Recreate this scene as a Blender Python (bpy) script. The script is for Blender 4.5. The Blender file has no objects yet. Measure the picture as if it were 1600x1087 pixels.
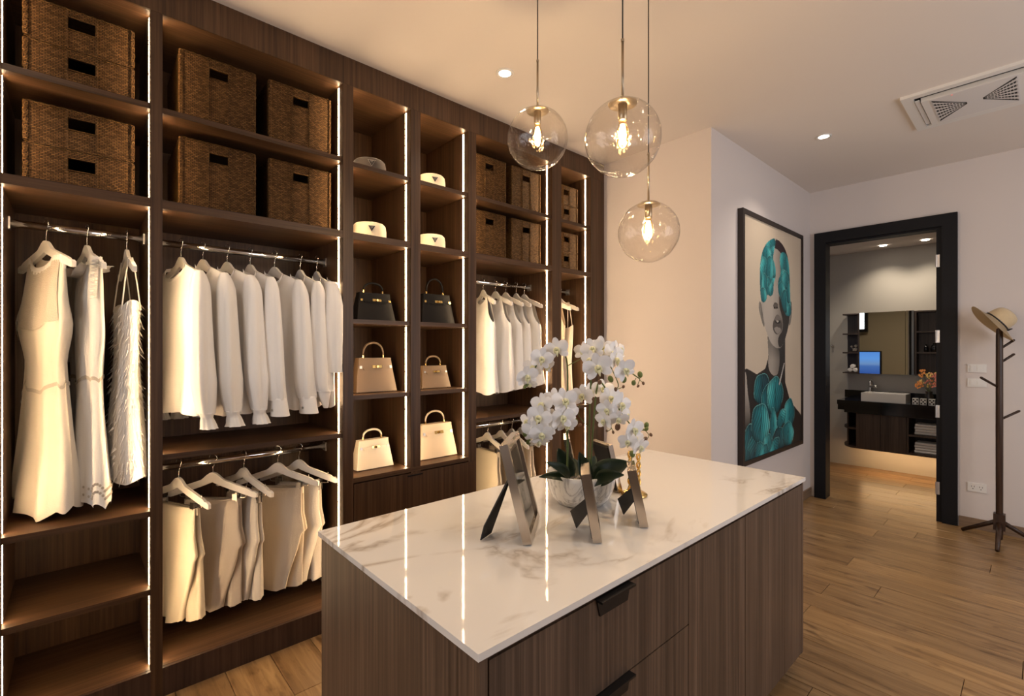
import bpy, bmesh, math, random
import numpy as np
from mathutils import Vector, Matrix
R = math.radians
PI = math.pi
rng = random.Random(7)
sc = bpy.context.scene
col = sc.collection

# ------------------------------------------------------------------ camera, world, lights, exposure
H = 1.45
cd = bpy.data.cameras.new('camera'); cam = bpy.data.objects.new('camera', cd); col.objects.link(cam)
sc.camera = cam
cam.location = (0, 0, H); cam.rotation_euler = (R(90), 0, R(47.98))
cd.sensor_width = 36; cd.lens = 747 * 36 / 1600; cd.shift_y = 1.5 / 1600; cd.clip_start = .02

w = bpy.data.worlds.new('world'); sc.world = w; w.use_nodes = True
w.node_tree.nodes['Background'].inputs[0].default_value = (.75, .8, .9, 1)
w.node_tree.nodes['Background'].inputs[1].default_value = .3

sc.view_settings.view_transform = 'Standard'; sc.view_settings.look = 'None'
sc.view_settings.gamma = 1; sc.view_settings.use_curve_mapping = False
sc.view_settings.exposure = 0.0
try:
    sc.cycles.use_denoising = True
    sc.cycles.use_light_tree = True
    sc.cycles.sample_clamp_indirect = 4
    sc.cycles.max_bounces = 8; sc.cycles.transparent_max_bounces = 16
    sc.cycles.caustics_reflective = False; sc.cycles.caustics_refractive = False
except Exception: pass

LED = 68.0          # light strips in the wardrobe
WARM = (1, .66, .34)
def lamp(name, kind, loc, power, color=(1, .8, .6), **k):
    l = bpy.data.lights.new(name, kind); l.energy = power; l.color = color
    for a, b in k.items():
        if a not in ('rot',): setattr(l, a, b)
    o = bpy.data.objects.new(name, l); col.objects.link(o); o.location = loc
    if 'rot' in k: o.rotation_euler = k['rot']
    return o
# daylight through the window behind the camera
lamp('window_daylight', 'AREA', (-.5, -2.35, 1.7), 26, (.93, .95, 1), shape='RECTANGLE', size=2.2, size_y=1.7, rot=(R(90), 0, 0))
lamp('right_side_fill', 'AREA', (2.2, 2.9, 1.65), 50, (.94, .95, 1), shape='RECTANGLE', size=2.6, size_y=1.6, rot=(R(90), 0, R(90 - 12)))  # unseen fill light, added to brighten the right-hand walls and ceiling
# recessed downlights of the dressing room (two of them are in view)
DL = [(-2.009, 1.757), (-1.062, 3.998), (-2.009, -.3), (-.1, 1.7), (-.1, -.4), (.9, 3.9), (1.2, 1.7)]
DLP = [28, 34, 22, 24, 16, 22, 20]
for (x, y), p in zip(DL, DLP):
    lamp('downlight_beam', 'SPOT', (x, y, 2.955), p, (1, .85, .69), spot_size=R(120), spot_blend=1.0, shadow_soft_size=.03)
for x, y in [(-1.23, 6.868), (-.857, 6.854), (-1.8, 6.3), (-.95, 6.0)]:  # last beam has no fixture, added so light enters the vanity shelves
    lamp('bathroom_beam', 'SPOT', (x, y, 2.62), 22, (1, .84, .66), spot_size=R(120), spot_blend=1.0, shadow_soft_size=.03)
# bulbs of the three pendants
PEND = [(-1.393, 1.397, 2.315, .124), (-.915, 1.309, 2.135, .122), (-1.073, 1.714, 1.924, .122)]
for x, y, z, r in PEND:
    lamp('bulb_glow', 'POINT', (x, y, z), 12, (1, .80, .61), shadow_soft_size=.02)

# ------------------------------------------------------------------ materials
MATS = {}
def mat(name, color=(.5, .5, .5), rough=.5, metal=0, emit=None, es=0, spec=.5, sheen=0, coat=0):
    m = bpy.data.materials.new(name); m.use_nodes = True
    b = m.node_tree.nodes['Principled BSDF']
    b.inputs['Base Color'].default_value = (*color, 1)
    b.inputs['Roughness'].default_value = rough
    b.inputs['Metallic'].default_value = metal
    b.inputs['Specular IOR Level'].default_value = spec
    if sheen: b.inputs['Sheen Weight'].default_value = sheen
    if coat: b.inputs['Coat Weight'].default_value = coat; b.inputs['Coat Roughness'].default_value = .03
    if emit:
        b.inputs['Emission Color'].default_value = (*emit, 1); b.inputs['Emission Strength'].default_value = es
    MATS[name] = m
    return m
def nodes(m): return m.node_tree.nodes, m.node_tree.links, m.node_tree.nodes['Principled BSDF']
def ramp(nt, stops):
    r = nt.new('ShaderNodeValToRGB'); cr = r.color_ramp
    while len(cr.elements) < len(stops): cr.elements.new(.5)
    for e, (p, c) in zip(cr.elements, stops): e.position = p; e.color = (*c, 1)
    return r
def coords(m, scale, kind='Object', rnd=0):
    n, l, b = nodes(m)
    tc = n.new('ShaderNodeTexCoord'); mp = n.new('ShaderNodeMapping'); mp.inputs['Scale'].default_value = scale
    l.new(tc.outputs[kind], mp.inputs[0])
    if rnd:
        oi = n.new('ShaderNodeObjectInfo'); mu = n.new('ShaderNodeMath'); mu.operation = 'MULTIPLY'; mu.inputs[1].default_value = rnd
        l.new(oi.outputs['Random'], mu.inputs[0]); cb = n.new('ShaderNodeCombineXYZ')
        for i in range(3): l.new(mu.outputs[0], cb.inputs[i])
        l.new(cb.outputs[0], mp.inputs['Location'])
    return mp
def noise(m, vec, scale=1, detail=4, rough=.6, dist=0):
    n, l, b = nodes(m); t = n.new('ShaderNodeTexNoise')
    t.inputs['Scale'].default_value = scale; t.inputs['Detail'].default_value = detail
    t.inputs['Roughness'].default_value = rough; t.inputs['Distortion'].default_value = dist
    l.new(vec.outputs[0], t.inputs['Vector']); return t
def bump(m, src, strength=.2, dist=.01):
    n, l, b = nodes(m); bp = n.new('ShaderNodeBump'); bp.inputs['Strength'].default_value = strength
    bp.inputs['Distance'].default_value = dist; l.new(src, bp.inputs['Height']); l.new(bp.outputs[0], b.inputs['Normal'])
def mix(m, f, a, c, mode='MIX'):
    n, l, b = nodes(m); x = n.new('ShaderNodeMix'); x.data_type = 'RGBA'; x.blend_type = mode
    if isinstance(f, float): x.inputs[0].default_value = f
    else: l.new(f, x.inputs[0])
    for i, s in ((6, a), (7, c)):
        if isinstance(s, tuple): x.inputs[i].default_value = (*s, 1)
        else: l.new(s, x.inputs[i])
    return x.outputs[2]

def wood(name, scale, dark, mid, light, rough=.42, rnd=0, broad=(1, 1, 1)):
    m = mat(name, mid, rough); n, l, b = nodes(m); b.inputs['Specular IOR Level'].default_value = .35
    v = coords(m, scale, rnd=rnd); t = noise(m, v, 1, 5, .65, .3)
    r = ramp(n, [(.25, dark), (.5, mid), (.75, light)]); l.new(t.outputs[0], r.inputs[0])
    v2 = coords(m, broad, rnd=rnd); t2 = noise(m, v2, 1, 2, .5)
    r2 = ramp(n, [(.3, (.72, .72, .72)), (.7, (1.15, 1.15, 1.15))]); l.new(t2.outputs[0], r2.inputs[0])
    l.new(mix(m, 1.0, r.outputs[0], r2.outputs[0], 'MULTIPLY'), b.inputs['Base Color'])
    bump(m, t.outputs[0], .08, .002)
    return m
WD, WM, WL = (.032, .0145, .0065), (.076, .038, .018), (.122, .066, .034)
wood_v = wood('walnut_vertical', (70, 70, 1.3), WD, WM, WL, broad=(9, 9, .25))
wood_h = wood('walnut_horizontal', (70, 1.3, 70), WD, WM, WL, broad=(9, .3, 9))
wood_dark = wood('walnut_plinth', (60, 60, 1.5), (.03, .016, .011), (.06, .033, .023), (.085, .05, .035), broad=(9, 9, .25))
wood_isl = wood('walnut_island', (85, 85, 1.1), (.05, .03, .019), (.105, .066, .044), (.20, .13, .088), .42, broad=(11, 11, .2))
wood_bath = wood('walnut_bathroom', (60, 60, 1.5), (.03, .019, .014), (.06, .04, .03), (.09, .062, .048), broad=(9, 9, .25))
wood_stand = wood('dark_stand_wood', (60, 60, 3), (.02, .01, .006), (.045, .022, .013), (.07, .036, .022), .35)

floor_m = mat('oak_plank', (.3, .18, .09), .32); n, l, b = nodes(floor_m)
v = coords(floor_m, (1.6, 26, 1), rnd=31.7); t = noise(floor_m, v, 1, 6, .65, .8)
r = ramp(n, [(.25, (.15, .08, .030)), (.5, (.29, .170, .072)), (.8, (.44, .28, .13))]); l.new(t.outputs[0], r.inputs[0])
oi = n.new('ShaderNodeObjectInfo'); r2 = ramp(n, [(0, (.78, .76, .76)), (.5, (1, 1, 1)), (1, (1.14, 1.1, 1.02))]); l.new(oi.outputs['Random'], r2.inputs[0])
v3 = coords(floor_m, (5, 16, 1), rnd=17.3); t3 = noise(floor_m, v3, 1, 3, .6, .4)
r3 = ramp(n, [(.28, (.45, .38, .32)), (.44, (1, 1, 1))]); l.new(t3.outputs[0], r3.inputs[0])
c1 = mix(floor_m, 1.0, r.outputs[0], r2.outputs[0], 'MULTIPLY')
l.new(mix(floor_m, .95, c1, r3.outputs[0], 'MULTIPLY'), b.inputs['Base Color']); bump(floor_m, t.outputs[0], .08, .002)
floor_under = mat('plank_joint', (.06, .035, .018), .7)

def plaster(name, c, rough=.85):
    m = mat(name, c, rough); v = coords(m, (60, 60, 60)); t = noise(m, v, 1, 3); bump(m, t.outputs[0], .05, .001); return m
wall_m = plaster('wall_paint', (.69, .63, .60)); ceil_m = plaster('ceiling_paint', (.78, .72, .67))
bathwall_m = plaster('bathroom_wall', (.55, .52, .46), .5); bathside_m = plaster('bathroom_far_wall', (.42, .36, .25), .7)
white_m = mat('white_plastic', (.78, .76, .73), .35)
grille_m = mat('grille_plastic', (.72, .70, .69), .4)
black_m = mat('black_slot', (.01, .01, .01), .7)
blackdoor_m = mat('black_door_frame', (.009, .009, .011), .5, spec=.18)
blackmetal_m = mat('black_metal', (.018, .015, .014), .4, .6)
base_m = wood('baseboard_wood', (2, 2, 60), (.2, .13, .085), (.28, .19, .125), (.34, .235, .16), .45)
chrome_m = mat('chrome', (.85, .83, .8), .12, 1)
steel_m = mat('brushed_steel', (.6, .58, .56), .35, 1)
clip_m = mat('clip_steel', (.35, .33, .3), .3, 1)
brass_m = mat('brushed_brass', (.46, .37, .26), .32, 1)
gold_m = mat('polished_gold', (.85, .58, .2), .2, 1)
led_m = mat('light_strip', (1, .8, .6), .5, emit=(1, .69, .39), es=LED)
lens_m = mat('downlight_lens', (1, .9, .8), .5, emit=(1, .88, .74), es=14)
fil_m = mat('bulb_filament', (1, .6, .2), .5, emit=(1, .66, .32), es=60)
cord_m = mat('black_cord', (.02, .017, .015), .5)

def thin_glass(name, tint=(1, 1, 1), rough=.0, ripple=0, ior=1.45, edge=.0):
    m = bpy.data.materials.new(name); m.use_nodes = True; n, l = m.node_tree.nodes, m.node_tree.links
    n.remove(n['Principled BSDF']); out = n['Material Output']
    tr = n.new('ShaderNodeBsdfTransparent'); tr.inputs[0].default_value = (*tint, 1)
    gl = n.new('ShaderNodeBsdfGlossy'); gl.inputs['Roughness'].default_value = rough
    fr = n.new('ShaderNodeMath'); fr.operation = 'MULTIPLY_ADD'; lw = n.new('ShaderNodeLayerWeight'); lw.inputs[0].default_value = .5
    pw = n.new('ShaderNodeMath'); pw.operation = 'POWER'; pw.inputs[1].default_value = 3.8; l.new(lw.outputs['Facing'], pw.inputs[0]); l.new(pw.outputs[0], fr.inputs[0]); fr.inputs[1].default_value = .85; fr.inputs[2].default_value = .05
    mx = n.new('ShaderNodeMixShader'); l.new(fr.outputs[0], mx.inputs[0]); l.new(tr.outputs[0], mx.inputs[1]); l.new(gl.outputs[0], mx.inputs[2])
    l.new(mx.outputs[0], out.inputs[0])
    if ripple:
        tc = n.new('ShaderNodeTexCoord'); tx = n.new('ShaderNodeTexNoise'); tx.inputs['Scale'].default_value = 14; tx.inputs['Distortion'].default_value = 1.5
        bp = n.new('ShaderNodeBump'); bp.inputs['Strength'].default_value = ripple; bp.inputs['Distance'].default_value = .02
        l.new(tc.outputs['Object'], tx.inputs[0]); l.new(tx.outputs[0], bp.inputs['Height']); l.new(bp.outputs[0], gl.inputs['Normal']); l.new(bp.outputs[0], lw.inputs['Normal'])
    return m
globe_m = thin_glass('globe_glass', (.97, .95, .92), .02, .35, 1.5)
bulb_m = thin_glass('amber_bulb_glass', (1, .86, .6), .02, 0, 1.45)
mirror_m = mat('mirror_glass', (.82, .8, .74), .02, 1)

def fabric(name, c, sc_=220, bs=.15, rough=.85, sheen=.25):
    m = mat(name, c, rough, sheen=sheen); v = coords(m, (sc_, sc_, sc_)); t = noise(m, v, 1, 2); 
    v2 = coords(m, (14, 14, 4)); t2 = noise(m, v2, 1, 3)
    n, l, b = nodes(m); a = n.new('ShaderNodeMath'); a.operation = 'ADD'; l.new(t.outputs[0], a.inputs[0])
    mu = n.new('ShaderNodeMath'); mu.operation = 'MULTIPLY'; mu.inputs[1].default_value = 5; l.new(t2.outputs[0], mu.inputs[0]); l.new(mu.outputs[0], a.inputs[1])
    bump(m, a.outputs[0], bs, .004)
    return m
shirt_m = fabric('white_cotton', (.90, .87, .83)); shirt2_m = fabric('off_white_silk', (.86, .82, .76), rough=.6)
cream_m = fabric('cream_crepe', (.74, .66, .54)); sheer_m = fabric('sand_linen', (.62, .5, .36))
lace_m = fabric('white_lace', (.84, .80, .74), 500, .5); laced_m = fabric('darker_lace', (.52, .45, .36), 260, .6)  # second lace is a darker tone for yoke, trims and eyelets
trouser_m = [fabric('cream_trouser', (.72, .63, .48)), fabric('greige_trouser', (.55, .48, .40)), fabric('ivory_trouser', (.66, .60, .52)), fabric('sand_trouser', (.64, .55, .43))]
hanger_m = mat('hanger_paint', (.80, .75, .68), .4)

wick = mat('wicker', (.12, .06, .025), .6, spec=.12); n, l, b = nodes(wick)
tc = n.new('ShaderNodeTexCoord'); sp = n.new('ShaderNodeSeparateXYZ'); l.new(tc.outputs['Object'], sp.inputs[0])
ad = n.new('ShaderNodeMath'); ad.operation = 'ADD'; l.new(sp.outputs[0], ad.inputs[0]); l.new(sp.outputs[1], ad.inputs[1])
cb = n.new('ShaderNodeCombineXYZ'); l.new(ad.outputs[0], cb.inputs[0]); l.new(sp.outputs[2], cb.inputs[1])
wn_ = noise(wick, cb, 40, 2); vm = n.new('ShaderNodeVectorMath'); vm.operation = 'MULTIPLY_ADD'; l.new(wn_.outputs[1], vm.inputs[0]); vm.inputs[1].default_value = (.004, .003, 0); l.new(cb.outputs[0], vm.inputs[2])
bk = n.new('ShaderNodeTexBrick'); bk.offset = .5; l.new(vm.outputs[0], bk.inputs[0]); bk.inputs['Scale'].default_value = 1
bk.inputs['Brick Width'].default_value = .015; bk.inputs['Row Height'].default_value = .0062; bk.inputs['Mortar Size'].default_value = .0012; bk.inputs['Mortar Smooth'].default_value = .6; bk.inputs['Bias'].default_value = -.1
bk.inputs['Color1'].default_value = (.075, .036, .011, 1); bk.inputs['Color2'].default_value = (.17, .088, .030, 1); bk.inputs['Mortar'].default_value = (.010, .005, .002, 1)
l.new(bk.outputs[0], b.inputs['Base Color']); iv = n.new('ShaderNodeMath'); iv.operation = 'SUBTRACT'; iv.inputs[0].default_value = 1; l.new(bk.outputs[1], iv.inputs[1]); bump(wick, iv.outputs[0], .9, .004)

marb = mat('veined_marble', (.8, .77, .73), .04, spec=.6); n, l, b = nodes(marb)
v = coords(marb, (1, 1, 1))
ns = noise(marb, v, 1.7, 6, .6, 0.0)
mp2 = coords(marb, (2.6, 1.1, 1)); mp2.inputs['Rotation'].default_value = (0, 0, R(-28)); mp2.inputs['Location'].default_value = (.3, 1.3, 0)
n2 = noise(marb, mp2, .85, 5, .55, 1.0)
ab = n.new('ShaderNodeMath'); ab.operation = 'SUBTRACT'; ab.inputs[1].default_value = .5; l.new(n2.outputs[0], ab.inputs[0])
ab2 = n.new('ShaderNodeMath'); ab2.operation = 'ABSOLUTE'; l.new(ab.outputs[0], ab2.inputs[0])
rv = ramp(n, [(0, (.46, .40, .34)), (.009, (.62, .56, .50)), (.032, (.80, .77, .735))]); l.new(ab2.outputs[0], rv.inputs[0])
rk = ramp(n, [(.42, (0, 0, 0)), (.56, (1, 1, 1))]); l.new(ns.outputs[0], rk.inputs[0])
l.new(mix(marb, rk.outputs[0], (.80, .77, .735), rv.outputs[0]), b.inputs['Base Color'])

potm = mat('marbled_ceramic', (.8, .8, .8), .12); n, l, b = nodes(potm)
v = coords(potm, (9, 9, 6)); t = noise(potm, v, 1, 5, .6, 1.6)
a1 = n.new('ShaderNodeMath'); a1.operation = 'SUBTRACT'; a1.inputs[1].default_value = .5; l.new(t.outputs[0], a1.inputs[0]); a2 = n.new('ShaderNodeMath'); a2.operation = 'ABSOLUTE'; l.new(a1.outputs[0], a2.inputs[0])
r = ramp(n, [(0, (.42, .42, .43)), (.02, (.66, .66, .66)), (.07, (.84, .84, .83))]); l.new(a2.outputs[0], r.inputs[0]); l.new(r.outputs[0], b.inputs['Base Color'])

petal_m = mat('orchid_petal', (.86, .85, .86), .5); petal_m.node_tree.nodes['Principled BSDF'].inputs['Subsurface Weight'].default_value = .15
petal_m.node_tree.nodes['Principled BSDF'].inputs['Subsurface Radius'].default_value = (.01, .01, .01)
lip_m = mat('orchid_lip', (.74, .72, .46), .5)
stem_m = mat('orchid_stem', (.075, .12, .03), .45); leaf_m = mat('orchid_leaf', (.018, .04, .02), .32)
bud_m = mat('orchid_bud', (.12, .16, .04), .5); budb_m = mat('brown_bud', (.14, .075, .04), .5)
stone_m = mat('grey_stones', (.25, .23, .2), .3)
straw_m = fabric('straw', (.62, .48, .29), 300, .4); felt_m = fabric('cream_felt', (.78, .66, .48), 300, .1)
darkfelt_m = fabric('dark_felt', (.045, .034, .03), 300, .1); ribbon_m = mat('black_ribbon', (.012, .01, .01), .5)
enamel_m = mat('black_enamel', (.01, .01, .012), .2); silver_m = mat('silver_trim', (.6, .58, .55), .3, 1)
def leather(name, c):
    m = mat(name, c, .36 if c[0] < .05 else .42, spec=.12 if c[0] < .05 else .5); v = coords(m, (420, 420, 420)); t = noise(m, v, 1, 2); bump(m, t.outputs[0], .15, .001); return m
lea_b = leather('black_leather', (.005, .0045, .005)); lea_t = leather('taupe_leather', (.165, .105, .058)); lea_c = leather('cream_leather', (.62, .50, .36)); lea_w = leather('ivory_leather', (.66, .58, .47))
frame_m = mat('pewter_frame', (.56, .5, .44), .22, 1); framedark_m = mat('picture_back', (.012, .012, .013), .5)
photo_m = mat('dark_glossy_print', (.05, .04, .03), .05)
ceram_m = mat('white_ceramic', (.75, .73, .7), .1); stoneblk_m = mat('black_stone', (.008, .008, .009), .12)
towel_m = fabric('white_towel', (.9, .88, .86), 500, .4)

# ------------------------------------------------------------------ mesh helpers
def newbm(): return bmesh.new()
def box(bm, x0, x1, y0, y1, z0, z1):
    vs = [bm.verts.new(p) for p in ((x0, y0, z0), (x1, y0, z0), (x1, y1, z0), (x0, y1, z0), (x0, y0, z1), (x1, y0, z1), (x1, y1, z1), (x0, y1, z1))]
    for f in ((3, 2, 1, 0), (4, 5, 6, 7), (0, 1, 5, 4), (1, 2, 6, 5), (2, 3, 7, 6), (3, 0, 4, 7)): bm.faces.new([vs[i] for i in f])
    return vs
def tag(o, label=None, cat=None, group=None, kind=None):
    if label: o['label'] = label
    if cat: o['category'] = cat
    if group: o['group'] = group
    if kind: o['kind'] = kind
    return o
def obj(name, bm, m, parent=None, smooth=False, bevel=0, world=True, mats=None):
    """link a bmesh as one object; verts are in world coordinates when world (then moved into the parent's frame)"""
    me = bpy.data.meshes.new(name)
    if bevel:
        bmesh.ops.bevel(bm, geom=[e for e in bm.edges if e.is_manifold and e.calc_face_angle(0) > .5], offset=bevel, segments=2, profile=.6, affect='EDGES')
    bmesh.ops.recalc_face_normals(bm, faces=bm.faces)
    if parent is not None and world:
        L = root_loc(parent); bmesh.ops.translate(bm, vec=-L, verts=bm.verts)
    bm.to_mesh(me); bm.free()
    for mm in (mats or [m]): me.materials.append(mm)
    if smooth:
        for p in me.polygons: p.use_smooth = True
    o = bpy.data.objects.new(name, me); col.objects.link(o)
    if parent is not None: o.parent = parent
    return o
def root_loc(o):
    L = Vector((0, 0, 0))
    while o is not None: L += Vector(o.location); o = o.parent
    return L
def thing(name, loc, label, cat, group=None, rz=0):
    o = bpy.data.objects.new(name, None); col.objects.link(o); o.location = loc; o.rotation_euler = (0, 0, rz); o.empty_display_size = .05
    return tag(o, label, cat, group)
def tubebm(bm, pts, rad, seg=10, caps=True, flat=1.0):
    """sweep along pts; rad is a number or a list"""
    pts = [Vector(p) for p in pts]; n = len(pts); rings = []
    up = None
    for i, p in enumerate(pts):
        d = (pts[min(i + 1, n - 1)] - pts[max(i - 1, 0)]).normalized()
        if up is None: up = Vector((0, 0, 1)) if abs(d.z) < .9 else Vector((0, 1, 0))
        a = d.cross(up)
        if a.length < 1e-4: a = d.cross(Vector((1, 0, 0)))
        a.normalize(); b_ = a.cross(d).normalized(); up = b_
        r_ = rad[i] if isinstance(rad, (list, tuple)) else rad
        rings.append([bm.verts.new(p + a * math.cos(2 * PI * k / seg) * r_ + b_ * math.sin(2 * PI * k / seg) * r_ * flat) for k in range(seg)])
    for i in range(n - 1):
        for k in range(seg):
            bm.faces.new((rings[i][k], rings[i][(k + 1) % seg], rings[i + 1][(k + 1) % seg], rings[i + 1][k]))
    if caps: bm.faces.new(rings[0][::-1]); bm.faces.new(rings[-1])
def lathe(bm, prof, c=(0, 0, 0), seg=32, axis=None):
    """prof: list of (r, z)"""
    M = axis or Matrix.Identity(3); c = Vector(c); rings = []
    for r_, z in prof:
        if r_ < 1e-5: rings.append([bm.verts.new(c + M @ Vector((0, 0, z)))])
        else: rings.append([bm.verts.new(c + M @ Vector((r_ * math.cos(2 * PI * k / seg), r_ * math.sin(2 * PI * k / seg), z))) for k in range(seg)])
    for a, b_ in zip(rings, rings[1:]):
        for k in range(seg):
            j = (k + 1) % seg
            if len(a) == 1 and len(b_) == 1: continue
            if len(a) == 1: bm.faces.new((a[0], b_[j], b_[k]))
            elif len(b_) == 1: bm.faces.new((a[k], a[j], b_[0]))
            else: bm.faces.new((a[k], a[j], b_[j], b_[k]))
def prism(bm, outline, y0, y1, M=None):
    """outline in (x, z), extruded along y"""
    f = (lambda v: M @ Vector(v)) if M else Vector
    a = [bm.verts.new(f((x, y0, z))) for x, z in outline]; b_ = [bm.verts.new(f((x, y1, z))) for x, z in outline]
    bm.faces.new(a); bm.faces.new(b_[::-1]); n = len(a)
    for i in range(n): bm.faces.new((a[i], b_[i], b_[(i + 1) % n], a[(i + 1) % n]))
def B(name, m, parent, *b, bevel=0):
    bm = newbm()
    for q in b: box(bm, *q)
    return obj(name, bm, m, parent, bevel=bevel)
def copy_tree(o, parent=None):
    c = o.copy(); col.objects.link(c); c.parent = parent
    for k in ('label', 'group'): 
        if k in c.keys() and parent is None: del c[k]
    for ch in list(o.children): copy_tree(ch, c)
    return c
def P3(px, py, d):
    """a point at depth d along a sight line"""
    u = (px - 800) / 747; r_ = Vector((.6694, .7429, 0)); f = Vector((-.7429, .6694, 0))
    return r_ * (u * d) + f * d + Vector((0, 0, H - (py - 545) / 747 * d))

# ------------------------------------------------------------------ room shell
CZ = 2.99
def S(name, m, *b): 
    o = B(name, m, None, *b); o['kind'] = 'structure'; return o
XR, YB = 2.3, -2.5
fl = S('floor', floor_under, (-3.15, XR, YB, 5.36, -.1, -.008), (-3.6, .8, 5.36, 7.25, -.1, -.008))
S('ceiling', ceil_m, (-3.15, XR + .1, YB - .1, 5.5, CZ, CZ + .1))
S('wall_wardrobe', wall_m, (-3.1, -2.98, YB, 3.25, 0, CZ))
S('wall_end', wall_m, (-3.1, -1.54, 3.25, 5.5, 0, CZ))
YD = 5.36
S('wall_door', wall_m, (-1.54, -1.43, YD, 5.48, 0, CZ), (-1.43, -.53, YD, 5.48, 2.51, CZ), (-.53, XR, YD, 5.48, 0, CZ))
S('wall_right', wall_m, (XR, XR + .1, YB, 1.6, 0, CZ), (XR, XR + .1, 4.2, 5.5, 0, CZ), (XR, XR + .1, 1.6, 4.2, 0, .85), (XR, XR + .1, 1.6, 4.2, 2.45, CZ))
w3 = S('added_window_frame', blackmetal_m, (XR + .02, XR + .06, 1.6, 4.2, .85, .89), (XR + .02, XR + .06, 1.6, 4.2, 2.41, 2.45), (XR + .02, XR + .06, 1.6, 1.64, .89, 2.41), (XR + .02, XR + .06, 4.16, 4.2, .89, 2.41), (XR + .02, XR + .06, 2.88, 2.92, .89, 2.41))  # made-up window, added out of view to go with the right-hand fill light
B('window_pane', thin_glass('added_window_glass'), w3, (XR + .04, XR + .045, 1.64, 4.16, .89, 2.41))  # pane of the added window
S('wall_back', wall_m, (-3.1, -1.7, YB - .1, YB, 0, CZ), (.7, XR + .1, YB - .1, YB, 0, CZ), (-1.7, .7, YB - .1, YB, 0, .8), (-1.7, .7, YB - .1, YB, 2.6, CZ))
win = S('window_1', blackmetal_m, (-1.7, .7, YB - .06, YB - .02, .8, .84), (-1.7, .7, YB - .06, YB - .02, 2.56, 2.6), (-1.7, -1.66, YB - .06, YB - .02, .84, 2.56), (.66, .7, YB - .06, YB - .02, .84, 2.56), (-.52, -.48, YB - .06, YB - .02, .84, 2.56))
wg = B('window_pane', thin_glass('window_glass'), win, (-1.66, .66, YB - .045, YB - .04, .84, 2.56))
# baseboards
S('baseboard_door_right', base_m, (-.46, XR, YD - .012, YD, 0, .085))
S('baseboard_painting', base_m, (-1.54, -1.528, 3.26, YD, 0, .085))
S('baseboard_end', base_m, (-2.44, -1.54, 3.238, 3.25, 0, .085))
# floor planks running across the room, joints recessed
PW = .185
pl = {}
def plank_mesh(L):
    L = round(L, 2)
    if L in pl: return pl[L]
    bm = newbm(); g = .0012
    box(bm, g, L - g, g, PW - g, -.008, 0)
    bmesh.ops.bevel(bm, geom=[e for e in bm.edges if all(v.co.z > -.001 for v in e.verts)], offset=.0012, segments=1, affect='EDGES')
    me = bpy.data.meshes.new('plank'); bm.to_mesh(me); bm.free(); me.materials.append(floor_m); pl[L] = me; return me
np_ = 0
y = -1.0
while y < 7.2:
    xa, xb = (-2.5, 1.7) if y < 5.3 else (-2.2, .6)
    if y + PW > 5.3 and y < 5.36 : xa, xb = -1.54, 1.7
    x = xa; first = True
    while x < xb - .05:
        L = 1.22 if not first else rng.choice([.4, .62, .85, 1.05, 1.22]); first = False
        L = min(L, xb - x)
        o = bpy.data.objects.new('plank', plank_mesh(L)); col.objects.link(o); o.parent = fl; o.location = (x, y, 0); x += L; np_ += 1
    y += PW

# ------------------------------------------------------------------ built-in wardrobe (x front -2.456, back -2.96)
XF, XBK = -2.456, -2.96
XS = -2.466        # shelf front edge
XL = -2.512        # light strip
BAYS = {0: (-.70, -.252), 1: (-.212, .212), 2: (.252, 1.02), 3: (1.076, 1.422), 4: (1.486, 1.839), 5: (1.901, 2.619), 6: (2.719, 3.073)}
UP = [2.46]
SHELF = {0: [.78, 1.3, 2.46], 1: [.457, .78, 2.465], 2: [1.007, 2.46], 3: [1.2, 1.61, 2.45], 4: [1.2, 1.61, 2.45], 5: [.997, 2.45], 6: [1.0, 2.447]}
BASE = {0: .122, 1: .122, 2: .12, 3: .76, 4: .76, 5: .12, 6: .12}
LAB = {0: 'walnut wardrobe bay at the near left end, empty shelves', 1: 'walnut wardrobe bay holding the three long white dresses',
       2: 'widest walnut wardrobe bay with white shirts above and trousers below', 3: 'narrow walnut display bay beside the shirts, with two cream hats and handbags left of its twin',
       4: 'narrow walnut display bay right of its twin, beside the sleeveless tops', 5: 'walnut wardrobe bay with sleeveless tops behind the orchid',
       6: 'last narrow walnut wardrobe bay, against the plain end wall'}
LAB[3] = 'narrow walnut display bay right next to the long-sleeved shirts'
bays = {}
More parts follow.
